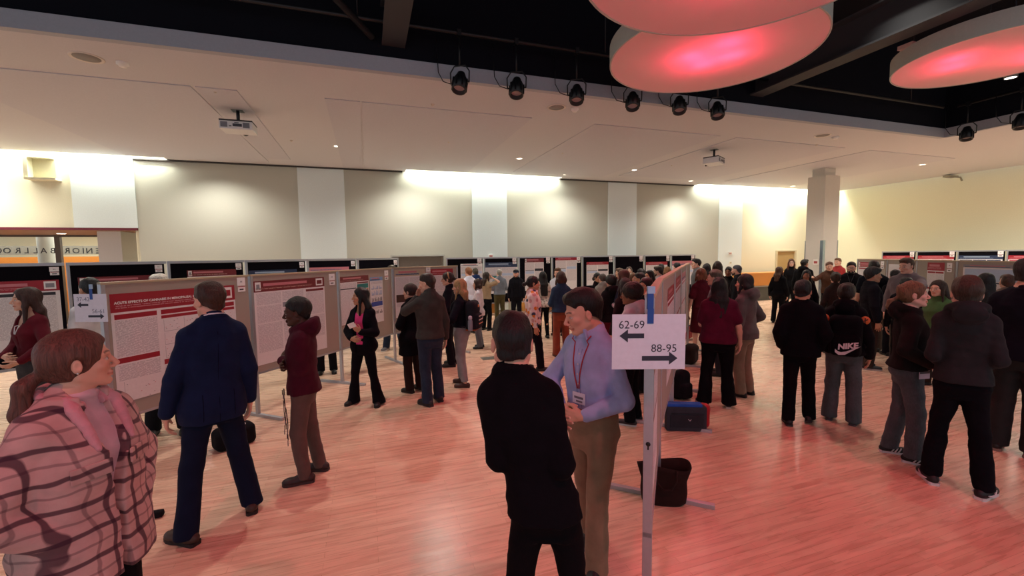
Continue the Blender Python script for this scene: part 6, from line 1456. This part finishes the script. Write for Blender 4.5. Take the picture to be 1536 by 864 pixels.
# -- by the column
P(1167, 400, 484, -14, 'long brown haired woman in black with a dark backpack left of the column', 'f', fpx=1166, hair='long', hlen=.28, hairc='4a2c1c', skin='fair', head=(-30, 0, 0), tops=[T('jacket', '111014', off=.032)], bottom=B('111014'))
P(1187, 388, 470, -175, 'woman in glasses with long reddish hair facing the camera by the tan door', 'f', hair='long', hlen=.36, hairc='55301c', skin='pale', glasses=1, tops=[T('top', '121114')], bottom=B('131216'))
P(1206, 389, 478, -20, 'dark haired man in a black jacket before the square column', hair='short', hairc='1a1512', skin='tan', w=1.1, head=(-20, 0, 0), tops=[T('jacket', '121215', off=.034, neck='hood')], bottom=B('131216'))
P(1210, 405, 512, 176, 'woman with long black hair in black facing the camera in front of the column', 'f', hair='long', hlen=.36, hairc='0f0c0e', skin='brown', tops=[T('dress', '111015', off=.022, hem=.6, flare=.15)], bottom=B('111015'))
P(1244, 393, 482, 165, 'short haired person in an olive and red sweater pointing left by the column', hair='curly', hairc='54301f', skin='fair', head=(20, 0, 0), arms=('side', 'point'), tops=[T('sweater', '4a2f22', off=.024)], bottom=B('15131a'))
P(1257, 387, 470, 150, 'pink faced person in red far behind the column edge', hair='short', hairc='6a4a34', skin='fair', tops=[T('top', '9c2c2c')], bottom=B('2a2024'))
P(1254, 408, 530, 10, 'person with a dark bun just beyond the orange marked jacket', 'f', hair='bun', hairc='2a1710', tops=[T('top', '2a1d1c')], bottom=B('19171b'))
P(1277, 393, 508, 178, 'bearded man in glasses and black with a pink badge', hair='short', hairc='1a1413', beardm=1, glasses=1, skin='fair', w=1.08, arms=('front', 'front'), tops=[T('jacket', '141216', off=.03, neck='collar')], bottom=B('141216'), lanyard=('2a2a30', 1.28, 'c8a8cc'), badge=(.06, .045))
P(1297, 401, 552, -70, 'dark haired person in a black top looking right past the badge wearer', 'm', fpx=1301, hair='short', hth=.02, hairc='141012', skin='tan', w=1.05, tops=[T('top', '141219', off=.026)], bottom=B('3a2c26'), shoes=('17151a', 'b8a8a8'), q=1)
P(1311, 391, 526, 10, 'dark haired man in a dark navy top facing the furthest right board', hair='short', hairc='1d1614', w=1.1, tops=[T('top', '14161f', off=.026, sleeve='short')], bottom=B('5a4a40'))
P(1345, 405, 533, 20, 'black haired person bending behind the tall man in a sweater', hair='short', hairc='0f0d0f', lean=(0, .05), tops=[T('top', '16151b')], bottom=B('16151b'))
tall = P(1361, 387, 545, 164, 'tall man in a grey brown sweater facing the camera before the right boards', w=1.12, hair='quiff', hairc='4a3020', skin='fair', head=(-18, -6, 0), arms=('point', 'side'), tops=[T('sweater', '6c6064', off=.026)], bottom=B('3c342e'), q=1)
P(1360, 416, 560, 0, 'person with very dark hair just behind the smiling woman', hair='short', hairc='100e10', tops=[T('top', '17161a')], bottom=B('17161a'), q=1)
P(1409, 420, 580, 150, 'long brown haired woman in a green top half hidden by the dark grey hoodie', 'f', hair='long', hlen=.3, hairc='2e1c14', skin='fair', tops=[T('top', '466238', off=.022)], bottom=B('3a2e28'), q=1)
P(1462, 409, 575, 20, 'long dark haired woman in a rust red top beyond the dark grey hoodie', 'f', fpx=1468, hair='long', hlen=.36, hairc='150e10', head=(-20, 0, 0), skin='fair', tops=[T('top', '7a3a38', off=.022)], bottom=B('4a3028'), q=1)
P(1512, 412, 560, 20, 'brown haired person low behind the shoulder of the man at the right edge', hair='short', hairc='4a2e22', tops=[T('top', '7a6a60', off=.024)], bottom=B('4a3e38'), q=1)
# ------------------------------------------------------------------ things carried
def attach(name, r, label, cat, group=None):
    """an Empty placed in the carrier's own frame"""
    o = empty(name, r['mw'].translation, math.radians(r['face']), label, cat, group); return o
def back_surface(r, nm, z, x=0.): return r[nm].hit(V(x, 0, z), (0, -1, 0), .6)
# -- backpack of the blonde woman
r = blond; u = r['k'].u; h = back_surface(r, 'jacket', 1.2*u); o = attach('backpack', r, 'dark grey backpack with orange trims on the blonde woman', 'backpack')
v = Vol(); y = h[1]; v.add(rbox((0, y-.075, 1.17*u), (.150, .085, .235), None, .07), .02); v.add(rbox((0, y-.165, 1.08*u), (.115, .045, .12), None, .04), .015); v.add(ell((0, y-.13, 1.27*u), (.12, .06, .10)), .02); v.noise = [(.004, 30., 3, (1, 1, 1))]
vobj('body', v, .010, cloth('pack_grey', '23222a'), o)
w = MB(); w.box((-.13, y-.16, .935*u), (.13, y+.0, .955*u), 0, .008); w.build('base_panel', [cloth('pack_orange', 'b0562a')], o)
for zz in (1.04, 1.10, 1.16):
    w = MB(); w.box((-.10, y-.216, zz*u), (.10, y-.206, zz*u+.014), 0, .003); w.build('trim_strip', [mat('pack_trim', 'c88868' if zz < 1.1 else 'c8c0c0', .5)], o)
w = MB(); w.box((-.05, y-.19, 1.31*u), (-.015, y-.18, 1.35*u)); w.build('orange_tab', [mat('pack_tab', 'd8702a', .5)], o)
for s in (-1, 1):
    pts = []
    for t in np.linspace(0, 1, 10):
        p0 = V(s*.09, 0, (1.36-.34*t)*u); hh = r['jacket'].hit(p0, (0, 1, 0), .5); pts.append(hh+V(0, .012, 0))
    pts = [V(s*.09, y-.02, 1.38*u), V(s*.095, 0, 1.475*u)]+pts+[V(s*.17, y-.0, 1.0*u)]
    w = MB(); w.tube(pts, .016, 0, 6); w.build('shoulder_strap', [cloth('pack_grey', '23222a')], o)
for s, lb in ((-1, 'grey water bottle in the left pocket of the dark grey backpack'), (1, 'clear bottle in the right pocket of the dark grey backpack')):
    b = empty('water_bottle', TL(r, (s*.175, y-.09, .95*u if s < 0 else .93*u)), 0, lb, 'bottle'); w = MB(); w.lathe([(0, 0), (.034, 0), (.037, .01), (.037, .14), (.026, .17), (.026, .175)], 18); w.build('body', [mat('bottle_grey', '8a90a0', .35)], b)
    w = MB(); w.lathe([(.028, .172), (.030, .175), (.030, .21), (.018, .225), (0, .225)], 18); w.build('lid', [mat('bottle_lid', 'c8c0d0', .4)], b)
k = r['k']; b = empty('water_bottle', TL(r, k.Wr[-1]+k.hand[-1][0]*.085+V(0, .0, -.13)), 0, 'purple bottle held low by the blonde woman beside the grey sweater', 'bottle'); w = MB(); w.lathe([(0, 0), (.034, 0), (.037, .01), (.037, .16), (.026, .19), (0, .2)], 18); w.build('body', [mat('bottle_purple', '5a4668', .3)], b)
# -- the orange marked jacket and its printed backpack
r = nikeper; u = r['k'].u; hb = back_surface(r, 'jacket', 1.2*u); y = hb[1]; o = attach('backpack', r, 'black backpack with a big white printed emblem on the jacket with orange marks', 'backpack')
v = Vol(); v.add(rbox((.02, y-.065, 1.13*u), (.155, .075, .24), None, .07), .02); v.add(rbox((.03, y-.135, 1.02*u), (.135, .04, .12), None, .04), .02); v.noise = [(.004, 26., 9, (1, 1, 1))]
vobj('body', v, .010, cloth('pack_black', '100f13'), o)
yy = y-.19
M0 = Matrix.Translation((-.035, yy, .975*u)) @ Matrix.Rotation(math.radians(-12), 4, 'Y') @ Matrix.Rotation(PI/2, 4, 'X')
w = MB(); w.text('NIKE', .085, M0, 0, shear=.25, bold=.004)
pts = [(-.11, 0), (-.02, -.005), (.16, .085), (.02, .022), (-.06, .018), (-.085, .045)]
w.prism([tuple((Matrix.Translation((.045, yy, .935*u)) @ Matrix.Rotation(math.radians(-6), 4, 'Y') @ Matrix.Scale(.8, 4)) @ Vector((a, 0, b))) for a, b in ((-.125, .065), (-.13, .02), (-.09, -.022), (-.02, -.02), (.17, .105), (.0, .03), (-.06, .018), (-.095, .032))], (0, -.003, 0))
w.build('printed_emblem', [mat('print_white', 'd8d8de', .5)], o)
w = MB(); w.box((-.15, yy+.07, 1.16*u), (-.07, yy+.12, 1.175*u)); w.build('buckle', [M_ALU], o)
for s in (-1, 1):
    w = MB(); pts = [V(s*.085, y-.02, 1.34*u), V(s*.10, 0, 1.475*u)]+[r['jacket'].hit(V(s*.10, 0, (1.40-.3*t)*u), (0, 1, 0), .5)+V(0, .012, 0) for t in np.linspace(0, 1, 8)]+[V(s*.2, y, 1.0*u)]
    w.tube(pts, .017, 0, 6); w.build('shoulder_strap', [cloth('pack_black', '100f13')], o)
    hh = r['jacket'].hit(V(s*.165, 0, 1.315*u), (s*.25, -1, .0), .5); w = MB(); M_ = Matrix.Translation(hh) @ Vector((s*.25, -1, 0)).to_track_quat('Z', 'Y').to_matrix().to_4x4()
    w.lathe([(0, .006), (.045, .006), (.05, -.004)], 24, 0, M_); em = w.build('sleeve_emblem', [mat('emblem_orange', 'd8662a', .5)], r['root'])
    w = MB(); w.box((-.006, -.03, .0065), (.006, .03, .0085), 0, 0, M_); w.box((-.03, -.006, .0065), (.03, .006, .0085), 0, 0, M_ @ Matrix.Rotation(.5, 4, 'Z')); w.build('emblem_lines', [mat('emblem_dark', '5a2010', .5)], em)
# -- small white card of the woman in pink
r = pink; k = r['k']; c = k.Wr[-1]+k.hand[-1][0]*.11*k.u+V(.02, .03, .035)
w = MB(); w.box((-.05, -.0015, -.035), (.05, .0015, .035)); o = w.build('paper_card', [PC['white']]); o.matrix_world = r['mw'] @ Matrix.Translation(c) @ Matrix.Rotation(.35, 4, 'Y') @ Matrix.Rotation(-.35, 4, 'X'); tag(o, 'small white card held by the woman in the pink top', 'card')
# -- striped straps hanging from the folded arms of the man in maroon
r = hood; k = r['k']; c = k.Wr[1]+k.hand[1][0]*.05; o = attach('lanyard_straps', r, 'black and white straps dangling beside the brown trousers of the hooded man', 'straps')
for i, (dx, L) in enumerate(((0, .52), (.022, .46), (-.022, .40))):
    x0 = -.13+dx; w = MB(); y0 = .13
    for j in range(10): w.box((x0-.007+.004*math.sin(j), y0-.002+.01*math.sin(j*.6+i), .93*k.u-L*(j+1)/10), (x0+.007+.004*math.sin(j), y0+.002+.01*math.sin(j*.6+i), .93*k.u-L*j/10), j % 2)
    w.build('strap', [mat('strap_dark', '1a1418', .6), mat('strap_light', '8a7a80', .6)], o)
# -- white folder of the person in the navy jacket, phones
# -- badge at the hip of the smiling woman
r = hoodgirl; u = r['k'].u; h = r['bottom'].hit(V(.05, 0, .90*u), unit(V(.75, .65, 0)), .4); M_ = Matrix.Translation(h) @ Vector((.75, .65, 0)).to_track_quat('Y', 'Z').to_matrix().to_4x4()
w = MB(); w.box((-.06, .006, -.05), (.06, .010, .03), 0, .002, M_); o = w.build('hip_badge', [mat('badge_lilac', 'c4b4c8', .4)], r['root']); w = MB(); w.box((-.055, .0105, .0), (.055, .012, .025), 0, 0, M_); w.build('badge_print', [mat('badge_dark', '3a3440', .5)], o)
for s in (-1, 1):   # three pale stripes on each shoe
    P_, R_, sz, so = r['shoeP'][s]
    for q_ in (-1, 1):
        for t in (.02, .05, .08): w = MB(); w.tube([P_(q_*.050, t-.018, .026), P_(q_*.046, t, .05), P_(q_*.034, t+.012, .070)], .006, 0, 6); w.build('side_stripe', [mat('stripe_white', 'd8d4d4', .5)], so)
for s in (-1, 1):   # pale swoosh on each shoe of the man in the dark grey hoodie
    P_, R_, sz, so = greyman['shoeP'][s]
    for q_ in (-1, 1): w = MB(); w.tube([P_(q_*.046, -.06, .05), P_(q_*.052, -.01, .035), P_(q_*.052, .04, .034), P_(q_*.044, .10, .055)], [.004, .011, .009, .003], 0, 6); w.build('side_mark', [mat('stripe_white', 'd8d4d4', .5)], so)
# -- ear stud of the woman in plaid, shirt pocket flaps
k = plaid['k']; e = hl(k, -.088, -.008, -.034); w = MB(); w.lathe([(0, .004), (.004, .002), (.004, -.002), (0, -.004)], 10, 0, Matrix.Translation(e)); w.build('earring', [mat('silver', 'e8e8ee', .2, 1.)], plaid['root'])
e = hl(k, .088, -.008, -.034); w = MB(); w.lathe([(0, .004), (.004, .002), (.004, -.002), (0, -.004)], 10, 0, Matrix.Translation(e)); w.build('earring', [mat('silver', 'e8e8ee', .2, 1.)], plaid['root'])

# -- vents and centre seam at the back of the navy jacket
r = navy; u = r['k'].u
for x, z0, z1, nm in ((0., 1.42, .80, 'centre_seam'), (-.10, 1.0, .80, 'side_vent'), (.10, 1.0, .80, 'side_vent')):
    w = MB(); Z = np.linspace(z0*u, z1*u, 14); w.tube([r['suit_jacket'].hit(V(r['k'].sh(z)[0]+x, 0, z), (0, -1, 0), .5) for z in Z], .0022 if nm == 'centre_seam' else .0035, 0, 6); w.build(nm, [cloth('navy_seam', '0a1024')], r['root'])

# -- fleece collar and pocket flaps of the plaid shirt jacket
r = plaid; k = r['k']; u = k.u; nb = k.neck; v = Vol()
v.add(torus(nb+V(0, -.008, .004*u), .086*k.hs, .019, rotm(0, -20), 1.1), .01)
for s in (-1, 1):
    pp = [nb+V(s*.072, .055, .0)]+[r['shirt_jacket'].hit(V(s*(.082-.012*t), .0, nb[2]-.035-.16*t), (0, 1, 0), .5)+V(0, .004, 0) for t in np.linspace(0, 1, 6)]
    for i in range(6): v.add(cap(pp[i], pp[i+1], .021-.0018*i, .019-.0018*i), .02)
v.cut(lambda X, Y, Z: np.minimum(.034+.0*Z-np.abs(X), Y-.03)+0*Z)
v.noise = [(.0015, 90., 4, (1, 1, 1))]
vobj('fleece_collar', v, .007, cloth('fleece_pink', 'c8949c', knit=1), r['root'])
for s in (-1, 1):
    h = r['shirt_jacket'].hit(V(s*.10, 0, 1.22*u), (0, 1, 0), .5); w = MB(); w.box((-.065, -.004, -.03), (.065, .006, .03), 0, .004, Matrix.Translation(h) @ Matrix.Rotation(-s*.35, 4, 'Z')); w.build('pocket_flap', [cloth('shirt_jacket', 'bf9d98', .85, 0, 'plaid', '3c2030')], r['root'])
    for z in (1.2, 1.08):
        h = r['shirt_jacket'].hit(V(s*.05, 0, z*u), (0, 1, 0), .5)
